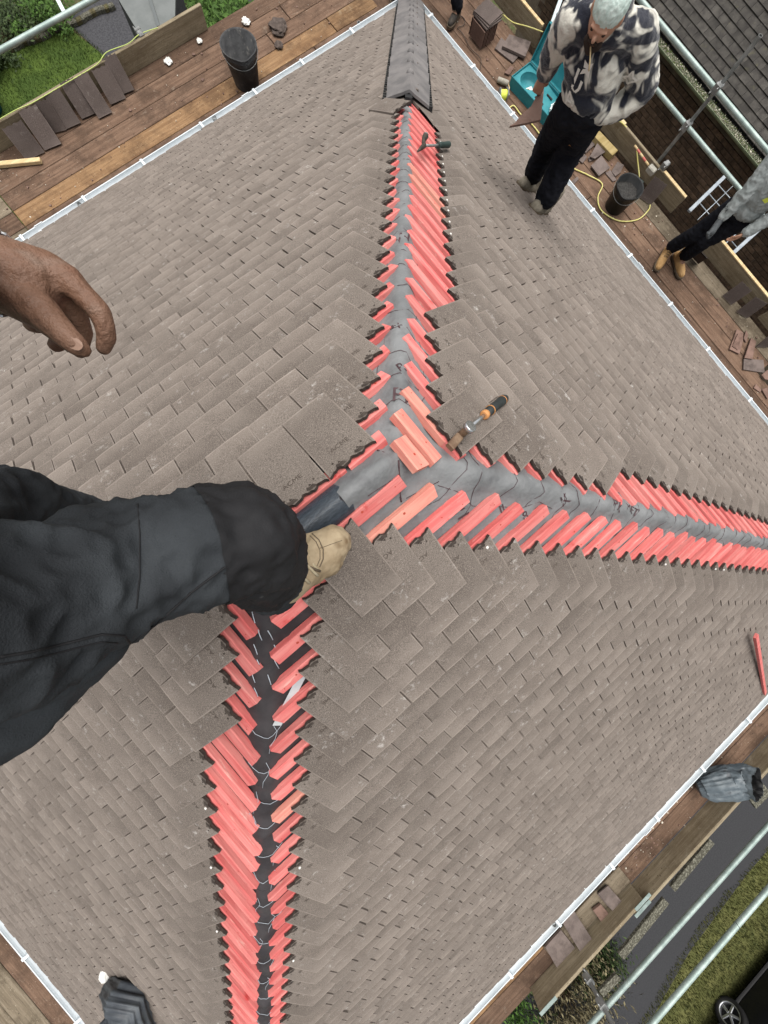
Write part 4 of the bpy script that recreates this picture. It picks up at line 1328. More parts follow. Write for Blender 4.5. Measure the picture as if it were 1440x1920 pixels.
# scraps
def crumple(name, c, r, m, label, cat, flat=.5, seed=0, sub=3):
    bm = bmesh.new(); bmesh.ops.create_icosphere(bm, subdivisions=sub, radius=r)
    for v in bm.verts:
        q = v.co / r * 1.6 + V((seed, seed * 2, 0))
        v.co *= 1 + .45 * noise.noise(q) + .25 * noise.noise(q * 2.7)
        v.co.z = v.co.z * flat
    zmin = min(v.co.z for v in bm.verts)
    for v in bm.verts: v.co.z -= zmin
    me = bpy.data.meshes.new(name); bm.to_mesh(me); bm.free(); me.materials.append(m)
    return tag(link(name, me, None, TR(c, rz=seed)), label, cat)
M_scrapw = mat('white_scrap', (.72, .72, .69), (.6, .59, .55), scale=20, rough=.7)
M_rag = mat('dark_rag', (.05, .038, .032), (.09, .07, .06), scale=30, rough=.95)
for (px, py), r, l in (((317, 118), .045, 'square white plastic scrap on the boards beside the toe board'), ((375, 80), .035, 'small white paper scrap between the toe board end and the bucket'), ((462, 45), .05, 'crumpled white paper behind the dusty bucket')):
    q = at(px, py, DZ)
    crumple('scrap', q, r, M_scrapw, l, 'scrap', .4, px)
q = at(522, 55, DZ); crumple('rag', q, .11, M_rag, 'crumpled dark rag on the boards right of the dusty bucket', 'rag', .25, 3)
q = at(523, 88, DZ); crumple('rag', q, .055, M_rag, 'small dark scrap of rag just below the larger rag', 'rag', .3, 5)

# ------------------------------------------------------------------ hammers
M_chrome = mat('bright_steel', (.62, .63, .64), (.5, .5, .5), scale=20, rough=.25, metal=.9)
M_rust = mat('rusty_steel', (.16, .10, .065), (.26, .18, .12), scale=30, detail=6, rough=.7, metal=.4)
M_rustd = mat('dark_steel', (.045, .04, .035), (.09, .075, .06), scale=30, detail=6, rough=.6, metal=.5)
M_grip = mat('black_grip', (.02, .024, .024), (.035, .04, .04), scale=20, rough=.6)
M_orange = mat('orange_grip', (.50, .23, .085), rough=.6)
M_green = mat('green_grip', (.022, .038, .034), (.035, .055, .05), scale=12, rough=.6)
def hammer(S, end, neck, head, label, grip, ring, face=None):
    h = .045
    e, n_, hd = onplane(S, *end, h + .01), onplane(S, *neck, h), onplane(S, *head, h)
    root = thing('hammer', hd, label, 'hammer')
    N = SLOPES[S][2]
    d = (n_ - e).normalized()
    g = MB()
    L_ = (n_ - e).length
    pts = [e + d * (L_ * u) for u in (0, .015 / L_, .12, .3, .55, .72)]
    g.tube(pts, [.011, .0165, .018, .0155, .0165, .014], n=14).build('grip', grip, root)
    if ring:
        g = MB()
        for u in (.13, .56): MB().tube([e + d * (L_ * u), e + d * (L_ * u + .004)], .0180, n=14).build('grip_band', M_orange, root)
        g.tube([e + d * (L_ * .72), e + d * (L_ * .77), e + d * (L_ * .80)], [.0155, .016, .012], n=14)
        g.build('grip_collar', M_orange, root)
    MB().tube([e + d * (L_ * .70), e + d * (L_ * .9), hd], [.0075, .0065, .007], n=10).build('shaft', M_chrome if ring else M_steeld, root)
    return root, hd, d, N
root, hd, d, N = hammer('B', (948, 746), (895, 789), (869, 811), 'roofing hammer with a black and orange grip lying on the top tile', M_grip, True)
u = d.cross(N).normalized()
hb = MB()
hb.tube([hd - N * .035, hd + N * .012, hd + N * .02], [.012, .012, .0135], n=14).build('head', M_rust, root)
MB().tube([hd + N * .02, hd + N * .034], .0185, n=18).build('striking_face', M_chrome, root)
c2 = onplane('B', 846, 836, .03)
MB().box(((c2 - hd).length * 1.0, .026, .018), along(hd - N * .012 + (c2 - hd) * .15, c2 + (c2 - hd) * .1, N), ch=.003).build('claw', M_rust, root)
root, hd, d, N = hammer('B', (843, 271), (812, 273), (795, 273), 'hammer with a dark green grip lying across the battens of the upper hip', M_green, False)
a, b = onplane('B', 798, 255, .05), onplane('B', 783, 284, .05)
MB().tube([a, a + (b - a) * .12, a + (b - a) * .3, hd, hd + (b - hd) * .5, b], [.017, .017, .010, .014, .010, .004], n=12, flat=1).build('head', M_rustd, root)
MB().tube([a - (b - a).normalized() * .004, a + (b - a).normalized() * .012], .018, n=14).build('striking_face', M_chrome, root)

# ------------------------------------------------------------------ cords and small gear on the workers' platform
def cord(name, pts, r, m, label, dz=.012, zs=None):
    P = [at(px, py, DZ + dz + (zs[i] if zs else 0)) for i, (px, py) in enumerate(pts)]
    fine = []
    for i in range(len(P) - 1):
        p0, p1, p2, p3 = P[max(i - 1, 0)], P[i], P[i + 1], P[min(i + 2, len(P) - 1)]
        for k in range(6):
            t_ = k / 6
            fine.append(.5 * ((2 * p1) + (p2 - p0) * t_ + (2 * p0 - 5 * p1 + 4 * p2 - p3) * t_ ** 2 + (3 * p1 - p0 - 3 * p2 + p3) * t_ ** 3))
    fine.append(P[-1])
    o = MB().tube(fine, r, n=7).build(name, m)
    return tag(o, label, 'cord')
M_ycord = mat('yellow_hose', (.55, .50, .16), (.62, .58, .24), scale=20, rough=.6)
cord('hose', [(947, 213), (962, 198), (976, 214), (1000, 236), (1030, 275), (1068, 311), (1102, 328), (1129, 345), (1121, 370), (1128, 395), (1160, 414), (1195, 412), (1215, 395), (1219, 384)], .008, M_ycord, 'pale yellow hose snaking past the bucket and the worker’s feet')
cord('hose', [(1150, 222), (1168, 232), (1186, 256), (1193, 278), (1196, 305), (1199, 333)], .008, M_ycord, 'pale yellow hose dropping from the worker’s elbow to the bucket', zs=[.25, .22, .18, .15, .1, .05])
cord('cord', [(944, 28), (962, 42), (990, 50), (1018, 60)], .006, M_ycord, 'yellow cord strung behind the teal case', zs=[.1, .14, .17, .2])
cord('cord', [(-5, 226), (30, 206), (62, 192), (120, 158), (180, 122), (200, 98), (240, 82), (262, 64), (296, 52)], .004, mat('lime_string', (.50, .60, .18), rough=.6), 'lime string running along the toe board by the lawn', dz=.24)
cord('cable', [(857, 40), (864, 30), (872, 38), (868, 48), (858, 52), (868, 64), (882, 90), (900, 108), (902, 120), (898, 145), (908, 153), (918, 166)], .004, mat('brown_cable', (.06, .045, .035), rough=.6), 'thin dark cable coiled across the boards near the corner')
rd = thing('marker_rod', at(1192, 277, DZ + .2), 'short red and white banded rod ending in a grey block behind the bucket', 'rod')
p0, p1 = at(1190, 273, DZ + .25), at(1216, 310, DZ + .25)
for k in range(5):
    a, b = p0 + (p1 - p0) * (k / 5), p0 + (p1 - p0) * ((k + 1) / 5)
    MB().tube([a, b], .013, n=10).build('band', mat('faded_red', (.55, .16, .13), rough=.7) if k % 2 and 'faded_red' not in MATS else (MATS['faded_red'] if k % 2 else M_rawwood), rd)
MB().box((.11, .075, .07), along(at(1214, 311, DZ + .25), at(1228, 327, DZ + .25)), ch=.01).build('end_block', mat('grey_block', (.30, .29, .25), (.38, .36, .31), scale=20, rough=.9), rd)
# reel of yellow line
rl = thing('line_reel', at(941, 180, DZ), 'reel of bright yellow line lying against the gutter', 'reel')
c = at(943, 178, DZ + .06); ax = V((.75, -.55, 0)).normalized(); M = frame(c, V((0, 0, 1)).cross(ax), V((0, 0, 1)), ax)
w_ = MB(); w_.lathe([(.018, -.045), (.05, -.045), (.052, -.02), (.049, 0), (.053, .02), (.05, .045), (.018, .045)], M, n=20); w_.build('line', mat('fluorescent_line', (.62, .72, .06), (.75, .82, .15), scale=60, stretch=(1, 1, 6), rough=.6), rl)
for zz in (-.052, .052):
    MB().lathe([(.0, zz - .005), (.068, zz - .005), (.070, zz), (.068, zz + .005), (0, zz + .005)], M, n=20).build('flange', M_steeld, rl)
MB().tube([c + ax * .055, c + ax * .09, c + ax * .09 + V((.03, .06, .0)), c + ax * .09 + V((.05, .11, 0))], .007, n=8).build('crank', M_steeld, rl)
tr = thing('brush', at(945, 155, DZ), 'grey soft roller brush lying between the reel and the teal case', 'brush')
a, b = at(933, 149, DZ + .035), at(953, 157, DZ + .035)
MB().tube([a, a + (b - a) * .08, b - (b - a) * .08, b], [.024, .03, .03, .024], n=14).build('bristle_roll', mat('grey_felt', (.27, .25, .21), (.36, .34, .29), scale=60, rough=1), tr)
MB().tube([b, at(955, 165, DZ + .03), at(949, 182, DZ + .02), at(944, 200, DZ + .02)], [.008, .008, .012, .012], n=8).build('handle', M_rawwood, tr)

# teal power tool case, open
M_teal = mat('teal_plastic', (.018, .165, .195), (.03, .21, .24), scale=8, rough=.5, spots=[((.10, .27, .29), 18, .66, .8)])
M_teald = mat('teal_plastic_inside', (.025, .19, .22), (.045, .24, .27), scale=6, rough=.6)
cs = thing('tool_case', (6.0, 2.9, DZ), 'open teal plastic tool case behind the worker with the patterned jacket', 'tool case')
O = V((5.98, 2.86, DZ)); rz = math.radians(3)
CM = TR(O, rz=rz)
LX, LY, HH, WT = .36, .84, .115, .012
b = MB()
b.box((LX, LY, WT), CM @ TR((0, 0, WT / 2)), ch=.004)
for sx in (-1, 1): b.box((WT, LY, HH), CM @ TR((sx * (LX / 2 - WT / 2), 0, HH / 2 + WT)), ch=.004)
for sy in (-1, 1): b.box((LX - 2 * WT - .001, WT, HH), CM @ TR((0, sy * (LY / 2 - WT / 2), HH / 2 + WT)), ch=.004)
b.build('tray', M_teal, cs)
i_ = MB()
# moulded insert: a deck with a round well at the far end
n = 26; R_ = .135; cy = LY / 2 - .19
vs_ = [CM @ V((R_ * math.cos(2 * math.pi * k / n), cy + R_ * math.sin(2 * math.pi * k / n), HH - .01)) for k in range(n)]
vs_ += [CM @ V((max(-LX / 2 + WT, min(LX / 2 - WT, .4 * math.cos(2 * math.pi * k / n))), max(cy - .18, min(LY / 2 - WT, cy + .4 * math.sin(2 * math.pi * k / n))), HH - .01)) for k in range(n)]
i_.add(vs_, [(k, (k + 1) % n, n + (k + 1) % n, n + k) for k in range(n)])
i_.lathe([(R_, HH - .01), (R_ - .005, .03), (.0, .03)], CM @ TR((0, cy, 0)), n=n)
y0, y1 = cy - .18, -LY / 2 + WT
i_.add([CM @ V(p) for p in ((-LX / 2 + WT, y0, HH - .01), (-LX / 2 + WT, y1, HH - .05), (LX / 2 - WT, y1, HH - .05), (LX / 2 - WT, y0, HH - .01))], [(0, 1, 2, 3)])
i_.build('moulded_insert', M_teald, cs)
s_ = MB()
for x, yv, wx, wy in ((-.10, -.05, .03, .15), (.06, -.10, .02, .10), (.02, -.22, .10, .02)): s_.box((wx, wy, .006), CM @ TR((x, yv, HH - .012)))
s_.build('slot', M_black, cs)
lb = MB().add([CM @ V((x, yv, .034)) for x, yv in ((-.12, cy - .06), (.03, cy - .09), (.06, cy - .02), (-.10, cy + .02))], [(0, 1, 2, 3)]); 
lb = asroot(lb.build('paper_label', M_scrapw, cs))
MB().disc(CM @ V((-.03, cy - .04, .0355)), .028, n=14).build('round_emblem', mat('gold_print', (.35, .27, .05), (.06, .05, .02), scale=60, rough=.6), lb)
# lid
LM = CM @ TR((LX / 2, 0, HH + WT)) @ Matrix.Rotation(math.radians(-72), 4, 'Y')
l_ = MB()
l_.box((LX, LY, WT), LM @ TR((LX / 2, 0, -.05 + WT / 2)), ch=.004)
for sx in (0, 1): l_.box((WT, LY, .055), LM @ TR((WT / 2 + sx * (LX - WT), 0, -.02)), ch=.003)
for sy in (-1, 1): l_.box((LX - 2 * WT - .001, WT, .055), LM @ TR((LX / 2, sy * (LY / 2 - WT / 2), -.02)), ch=.003)
l_.build('lid', M_teal, cs)
for sy in (-.22, .22): MB().box((.03, .05, .02), CM @ TR((LX / 2 + .004, sy, HH + .008)), ch=.004).build('hinge', M_teald, cs)
crumple('plastic_bag', CM @ V((-.02, -.30, .07)), .085, mat('clear_wrap', (.50, .56, .56), (.66, .70, .70), scale=30, rough=.3, spec=.6), 'crumpled clear wrapping in the near end of the teal case', 'bag', .45, 9, 4)
# pale frame behind it
wf = thing('ladder_frame', at(1035, 30, DZ), 'pale blue grey metal frame standing behind the teal case', 'frame')
for a, b in (((1058, -20), (1030, 58)), ((1046, 22), (1052, 40))):
    q0, q1 = at(*a, DZ + .35), at(*b, DZ + .30)
    MB().box(((q1 - q0).length, .05, .03), along(q0, q1), ch=.004).build('bar', mat('pale_metal', (.46, .55, .56), (.55, .62, .63), scale=10, rough=.5) if 'pale_metal' not in MATS else MATS['pale_metal'], wf)

# steel mesh hatch beyond the toe board
gt = thing('steel_gate', (6.9, .0, DZ), 'galvanised steel mesh frame hanging outside the toe board behind the second worker', 'gate')
zz = DZ + .08
G = [at(1292, 396, zz), at(1362, 328, zz - .05), at(1440, 415, zz - .05), at(1364, 484, zz)]
M_galv = mat('new_galvanised', (.32, .36, .40), (.42, .46, .49), scale=15, rough=.4, metal=.4)
for a, b in ((0, 1), (3, 2)): MB().box(((G[b] - G[a]).length, .05, .03), along(G[a], G[b]), ch=.004).build('rail', M_galv, gt)
for k in range(1, 4):
    u = k / 4
    MB().tube([G[0] + (G[1] - G[0]) * u, G[3] + (G[2] - G[3]) * u], .006, n=6).build('mesh_wire', M_galv, gt)
for k in range(1, 5):
    u = k / 5
    MB().tube([G[0] + (G[3] - G[0]) * u + V((0, 0, .01)), G[1] + (G[2] - G[1]) * u + V((0, 0, .01))], .006, n=6).build('mesh_wire', M_galv, gt)

# ------------------------------------------------------------------ sacks
def sack(name, axis, rad, label, m, mouth=True, seed=1, flat=.8, up=V((0, 0, 1)), closed_tip=False):
    """a plastic sack: rings round a bent axis with creases, one end open"""
    n, k = 84, len(axis)
    fine = []
    N_ = 64
    for i in range(N_ + 1):
        u = i / N_ * (k - 1); a = min(int(u), k - 2); t_ = u - a
        fine.append((axis[a].lerp(axis[a + 1], t_), rad[a] + (rad[a + 1] - rad[a]) * t_))
    root = thing(name, axis[0], label, 'bag')
    def wall(shrink):
        vs_ = []
        for i, (p, r) in enumerate(fine):
            t_ = (fine[min(i + 1, N_)][0] - fine[max(i - 1, 0)][0]).normalized()
            s_ = t_.cross(up).normalized(); b_ = s_.cross(t_)
            for q in range(n):
                a = 2 * math.pi * q / n
                fold = .34 * (.22 - abs(noise.noise(V((math.cos(a) * 2.2, math.sin(a) * 2.2, i * .022 + seed))))) + .22 * (.2 - abs(noise.noise(V((math.cos(a) * 4.5, math.sin(a) * 4.5, i * .06 + seed * 2))))) + .10 * (.2 - abs(noise.noise(V((math.cos(a) * 9, math.sin(a) * 9, i * .15 + seed * 3)))))
                ce = math.cos(a); se = math.sin(a)
                sq = (abs(ce) ** 3 + abs(se) ** 3) ** (-1 / 3)
                rr = r * (1 + fold) * sq * shrink
                vs_.append(p + s_ * (ce * rr) + b_ * (se * rr * flat))
        fs = [(i * n + q, i * n + (q + 1) % n, (i + 1) * n + (q + 1) % n, (i + 1) * n + q) for i in range(N_) for q in range(n)]
        return vs_, fs
    mb = MB(); vs_, fs = wall(1.0); mb.add(vs_, fs, 0, True)
    o_ = mb.v
    mb.f.append(tuple(reversed(range(n)))); mb.m.append(0); mb.sm.append(True)
    mb.build('bag_wall', m, root)
    if mouth:
        mi = MB(); vs2, fs2 = wall(.965); mi.add(vs2, [tuple(reversed(f)) for f in fs2], 0, True); mi.build('bag_lining', M_black, root)
    else:
        mt_ = MB(); mt_.add(vs_[-n:], [tuple(range(n))], 0, True); mt_.build('bag_top', m, root)
    return root
M_sack = mat('grey_plastic_sack', (.075, .095, .11), (.13, .155, .17), scale=5, detail=6, rough=.42, spec=.5, bump=.25, bscale=20, spots=[((.05, .06, .07), 9, .55, .7), ((.2, .22, .23), 14, .68, .8)])
B0, B1 = at(1318, 1476, DZ + .12), at(1392, 1462, DZ + .30)
sack('rubble_sack', [B0 + V((-.05, .02, -.02)), B0, B0.lerp(B1, .35), B0.lerp(B1, .8), B1 + V((.02, 0, .03)), B1 + V((.05, -.02, .12))], [.07, .13, .165, .165, .15, .16], 'dark grey plastic rubble sack lying by the lower right gutter', M_sack, seed=2)
q0 = onplane('D', 205, 1850, .06); q1 = onplane('D', 232, 1890, .13); q2 = onplane('D', 262, 1960, .12)
M_sack2 = mat('charcoal_sack', (.04, .046, .055), (.075, .085, .095), scale=6, detail=6, rough=.55, spec=.4, bump=.3, bscale=24)
sk = sack('sack', [q0, q0.lerp(q1, .3), q1, q2, q2 + (q2 - q1) * .4], [.04, .085, .12, .14, .10], 'charcoal sack lying on the tiles at the bottom left', M_sack2, mouth=False, seed=5, flat=.75)
MB().add([q0 + V((-.06, .02, .02)), q0 + V((.02, .05, .03)), q0 + V((.06, -.03, .06)), q0 + V((-.03, -.05, .05))], [(0, 1, 2, 3), (3, 2, 1, 0)]).build('white_tie', M_scrapw, sk) if False else None
crumple('scrap', q0 + V((.03, .08, -.06)), .06, M_scrapw, 'white scrap poking out beside the charcoal sack on the tiles', 'scrap', .6, 12)
# blue tub at the left edge of the lawn
q = at(-14, 208, GZ)
tb = thing('tub', (q.x, q.y, GZ), 'blue plastic tub on the lawn at the left edge', 'tub')
MB().lathe([(0, .02), (.24, .02), (.32, .42), (.35, .42), (.35, .45), (.32, .46), (.30, .44), (.22, .04), (0, .04)], TR((q.x, q.y, GZ)), n=28).build('shell', mat('blue_plastic', (.03, .17, .36), rough=.45), tb)

# ------------------------------------------------------------------ parked car
W0 = at(1372, 1906, GZ + .31)
cr = thing('parked_car', (W0.x + 1.0, W0.y - .85, GZ), 'black car parked on the verge at the bottom right corner', 'car')
M_car = mat('black_car_paint', (.004, .004, .005), rough=.18, spec=.6)
M_glass = mat('dark_glass', (.012, .014, .016), rough=.06, spec=.7)
M_tyre = mat('tyre', (.012, .012, .012), rough=.85)
M_alloy = mat('alloy', (.55, .56, .58), (.45, .46, .48), scale=20, rough=.3, metal=.8)
fx = W0.x
prof = [(-.78, .32), (-.80, .60), (-.72, .82), (-.1, .95), (.42, 1.02), (1.0, 1.42), (1.35, 1.49), (2.4, 1.47), (3.0, 1.25), (3.32, .98), (3.4, .55), (3.34, .30), (2.95, .24), (2.2, .22), (.45, .22), (-.4, .26)]
def carring(yo, inset):
    cxm = 1.25
    out = []
    for x, z in prof:
        k = max(0, (z - .95) / .55) * .17 + inset
        out.append((fx + (x - cxm) * (1 - .04 * inset / .1) + cxm, yo, k, GZ + z))
    return out
b = MB(); vs_ = []
for sgn, ins in ((1, .14), (1, .03), (1, 0), (-1, 0), (-1, .03), (-1, .14)):
    for (x, z) in prof:
        k = max(0, (z - .95) / .55) * .16
        yy = W0.y - .82 + sgn * (.88 - k - ins * .6)
        sc = 1 - (.03 if ins == .14 else 0)
        vs_.append((fx + 1.3 + (x - 1.3) * sc, yy, GZ + .85 + (z - .85) * sc))
n = len(prof)
fs = [(r * n + i, r * n + (i + 1) % n, (r + 1) * n + (i + 1) % n, (r + 1) * n + i) for r in range(5) for i in range(n)]
fs += [tuple(reversed(range(n))), tuple(range(5 * n, 6 * n))]
b.add(vs_, fs, 0, False)
bo = b.build('body', M_car, cr)
bo.data.polygons.foreach_set('use_smooth', [True] * len(bo.data.polygons)); bo.data.set_sharp_from_angle(angle=math.radians(28))
for poly in ([(.62, 1.06), (1.02, 1.38), (1.52, 1.42), (1.52, 1.04)], [(1.60, 1.04), (1.60, 1.42), (2.35, 1.40), (2.75, 1.22), (2.70, 1.05)]):
    for sgn in (1, -1):
        g = MB(); P = [(fx + x, W0.y - .82 + sgn * (.895 - max(0, (z - .95) / .55) * .16 - .0), GZ + z) for x, z in poly]
        g.add(P, [tuple(range(len(P)))]); g.build('side_window', M_glass, cr)
for wx in (0, 2.55):
    for sgn in (1, -1):
        c = V((fx + wx, W0.y if sgn > 0 else W0.y - 1.64, GZ + .31))
        M = frame(c, V((1, 0, 0)), V((0, 0, -sgn)), V((0, sgn, 0)))
        wh = thing('wheel_axis', c) if False else None
        t_ = MB().lathe([(.20, -.10), (.29, -.10), (.315, -.07), (.318, 0), (.315, .07), (.29, .095), (.225, .09), (.215, .06)], M, n=36)
        wo = asroot(t_.build('wheel', M_tyre, cr))
        rm = MB().lathe([(.222, .088), (.205, .092), (.20, .06), (.195, -.05)], M, n=36)
        for k in range(5):
            a = 2 * math.pi * k / 5 + .3
            rm.box((.17, .05, .03), M @ Matrix.Rotation(a, 4, 'Z') @ TR((.11, 0, .06), ry=.15), ch=.006)
        rm.lathe([(.0, .085), (.04, .082), (.05, .06), (.05, .0)], M, n=16)
        rm.build('rim', M_alloy, wo)
        MB().lathe([(0, .0), (.2, 0)], M, n=24).build('wheel_well', M_black, wo)

# ------------------------------------------------------------------ chips and crumbs on the boards
def crumbs(name, label, n, spots, m, seed, smax=.022):
    r = random.Random(seed); mb = MB()
    for _ in range(n):
        x0, x1, y0, y1, z = r.choice(spots)
        p = V((r.uniform(x0, x1), r.uniform(y0, y1), z)); s_ = r.uniform(.004, smax) * r.random() + .003
        a = r.uniform(0, 6.28)
        k = r.choice((3, 4, 5))
        poly = [(p.x + s_ * r.uniform(.5, 1.2) * math.cos(a + 6.283 * i / k), p.y + s_ * r.uniform(.5, 1.2) * math.sin(a + 6.283 * i / k)) for i in range(k)]
        mb.prism(poly, z, z + r.uniform(.003, .011))
    return tag(mb.build(name, m), label, 'debris', kind='stuff')
decks = [(-.9, 4.6, 4.98, 6.0, DZ), (5.05, 6.4, -2.4, 4.4, DZ), (5.05, 6.4, -2.4, 4.4, DZ), (-1, 3, -5.36, -4.98, DZ), (-5.8, -5.0, -4.4, -2.6, DZ)]
crumbs('tile_crumbs', 'brown tile crumbs scattered over the scaffold boards', 520, decks, M_brown, 8)
crumbs('mortar_crumbs', 'pale mortar crumbs scattered over the scaffold boards', 300, decks + [(-.2, 1.6, -5.1, -4.98, DZ)] * 3, mat('pale_mortar', (.42, .37, .30), (.55, .50, .42), scale=40, rough=1), 9, .014)
# ------------------------------------------------------------------ people
M_skin = mat('skin', (.40, .215, .14), (.47, .27, .185), scale=12, detail=5, rough=.55, bump=.08, bscale=120, spots=[((.46, .18, .13), 9, .6, .8)])
M_skin2 = mat('brown_skin', (.155, .082, .052), (.205, .115, .076), scale=14, detail=6, rough=.55, bump=.45, bscale=110, spots=[((.22, .105, .072), 16, .58, .8), ((.25, .20, .165), 9, .56, .78), ((.09, .05, .035), 40, .62, .78)])
M_navy = mat('black_trousers', (.0065, .007, .010), (.013, .0135, .018), scale=8, detail=5, rough=.95, bump=.15, bscale=300, spec=.15)
M_work = mat('charcoal_trousers', (.026, .029, .0325), (.043, .048, .053), scale=5, detail=6, rough=.9, bump=.3, bscale=420, spots=[((.07, .07, .07), 26, .68, .82), ((.018, .0195, .022), 3, .5, .7)], spec=.15)
M_patch = mat('knee_patch', (.008, .0078, .009), (.014, .014, .0155), scale=8, rough=.8, bump=.15, bscale=400, spots=[((.10, .10, .10), 24, .70, .8)])
M_boot = mat('tan_suede', (.235, .175, .105), (.345, .275, .18), scale=9, detail=6, rough=.85, bump=.2, bscale=90, spots=[((.13, .085, .045), 12, .52, .72), ((.36, .30, .2), 20, .65, .8)])
M_bootg = mat('dusty_boot', (.16, .14, .105), (.26, .23, .18), scale=14, detail=6, rough=.9, bump=.25, bscale=90)
M_bootw = mat('wheat_boot', (.34, .195, .075), (.45, .28, .125), scale=10, detail=5, rough=.8, bump=.2, bscale=90, spots=[((.22, .12, .05), 12, .6, .75)])
M_sole = mat('boot_sole', (.10, .075, .05), rough=.8)
M_hood = mat('grey_hoodie', (.27, .30, .295), (.36, .39, .385), scale=9, detail=5, rough=.95, bump=.2, bscale=200)
M_glove = mat('grey_glove', (.05, .056, .06), (.08, .087, .092), scale=20, rough=.9)
M_red = mat('red_cuff', (.22, .012, .015), rough=.9)
M_hat = mat('aqua_beanie', (.50, .62, .57), (.60, .70, .65), scale=40, detail=4, rough=.95, bump=.5, bscale=120, stretch=(1, 1, .4))
M_beard = mat('dark_hair', (.03, .02, .015), rough=.9)
M_eye = mat('eye', (.03, .02, .015), rough=.2)
M_fleece = mat('dyed_fleece', (.010, .012, .022), (.60, .58, .51), scale=4.4, detail=2.5, rough=.95, contrast=(.495, .57), bump=.5, bscale=90, wob=1.3, sheen=.3)

def hand_chains(wr, d, n, s, curl=.5, k=1.0):
    """palm, four fingers and a thumb; d forward, n the way the palm faces, s the thumb side"""
    d, n, s = V(d).normalized(), V(n).normalized(), V(s).normalized()
    out = []
    for off, ln in ((.030, .92), (.010, 1.0), (-.010, .95), (-.028, .78)):
        kn = wr + (d * .088 + s * off) * k
        out.append([(wr + s * off * .5 * k, .016 * k), (kn, .0125 * k)])
        p = kn; a = curl * .5; ch = [(p, .0115 * k)]
        for seg, r in ((.044, .0105), (.027, .0095), (.021, .0085)):
            p = p + (d * math.cos(a) + n * math.sin(a)) * seg * ln * k
            ch.append((p, r * k)); a += curl
        out.append(ch)
    out.append([(wr + (d * .015 + s * .018) * k, .016 * k), (wr + (d * .05 + s * .045 + n * .012) * k, .0125 * k), (wr + (d * .08 + s * .05 + n * .03) * k, .0105 * k), (wr + (d * .10 + s * .045 + n * .045) * k, .009 * k)])
    return out
def head_parts(c, f, up, root_name=None):
    """ellipsoids of a skull facing f"""
    f, up = V(f).normalized(), V(up).normalized()
    s = f.cross(up).normalized(); up = s.cross(f)
    rot = Matrix((s, f, up)).transposed()
    ells = [(c, (.076, .095, .115), rot), (c + f * .035 - up * .06, (.052, .055, .05), rot), (c + f * .098 - up * .012, (.012, .018, .022), rot), (c + f * .088 - up * .05, (.024, .012, .010), rot),
            (c + s * .078 - up * .005, (.010, .02, .03), rot), (c - s * .078 - up * .005, (.010, .02, .03), rot), (c + f * .085 + up * .022, (.05, .014, .008), rot)]
    return ells, s, f, up
def boot(name, ankle, toe, up, m, parent, sole, k=1.0, shaft=.11):
    a, t = V(ankle), V(toe)
    up = V(up).normalized()
    d = (t - a); d -= up * d.dot(up); d.normalize()
    base = t - up * (t - a).dot(up) * 0
    heel = t - d * .235 * k
    caps = [[(heel + up * .045, .042 * k), (heel + d * .08 + up * .045, .044 * k), (heel + d * .15 + up * .038, .047 * k), (t - d * .04 + up * .034, .043 * k), (t + up * .03, .034 * k)],
            [(heel + d * .045 + up * .05, .046 * k), (heel + d * .05 + up * (shaft + .03), .05 * k)], [(heel + d * .09 + up * .07, .042 * k), (heel + d * .06 + up * shaft, .045 * k)]]
    o = blob(name, caps, .007, m, parent, smooth=4, fold=.0016, fscale=38)
    s = d.cross(up).normalized()
    mb = MB(); out = []
    for u, w in ((-.045, .022), (-.03, .038), (.04, .043), (.10, .042), (.17, .052), (.225, .048), (.262, .034), (.275, .015)): out.append((u * k, w * k))
    poly = [(u, w) for u, w in out] + [(u, -w) for u, w in reversed(out)]
    mb.prism(list(reversed(poly)), 0, .022, frame(heel + up * .0, d, s, up) if d.cross(s).dot(up) > 0 else frame(heel, d, -s, up))
    asroot(o); mb.build('sole', sole, o)
    lc = MB()
    for i in range(5):
        c = heel + d * (.155 - .018 * i) + up * (.088 + .014 * i) * k
        lc.tube([c - s * .026 + up * -.006, c + up * .006 + d * .004, c + s * .026 - up * .006], .0034, n=6)
    lc.build('laces', M_sole if m != M_boot else M_rawwood, o)
    return o

# --- worker in the patterned jacket, standing on the tiles
Nb, Db = SLOPES['B'][2], SLOPES['B'][1]
t1, t2 = onplane('B', 974, 352, .03), onplane('B', 997, 395, .03)
a1, a2 = t1 + Db * .17 + V((0, 0, .10)), t2 + Db * .17 + V((0, 0, .10))
k1, k2 = at(1030, 262, a1.z + .34), at(1076, 268, a2.z + .36)
fz = (t1.z + t2.z) / 2
h1, h2 = at(1073, 200, fz + .74), at(1107, 206, fz + .74)
pel = (h1 + h2) / 2 + V((0, 0, .04))
shz = fz + 1.10
s1, s2 = at(1072, 38, shz), at(1197, 66, shz)
nk = at(1138, 48, shz + .05)
ch_ = (s1 + s2) / 2 * .55 + pel * .45
hc = at(1140, 22, shz + .13)
fwd = V((-.85, -.36, -.45))
e1, w1 = at(1040, 95, fz + .90), at(1023, 135, fz + .74)
hd1 = at(1012, 160, fz + .68)
e2, w2 = at(1205, 165, fz + .88), at(1150, 212, fz + .78)
hd2 = at(1128, 216, fz + .78)
ells, hs_, hf, hu = head_parts(hc, fwd, V((-.35, -.15, .9)))
hdir = (hd1 - w1).normalized()
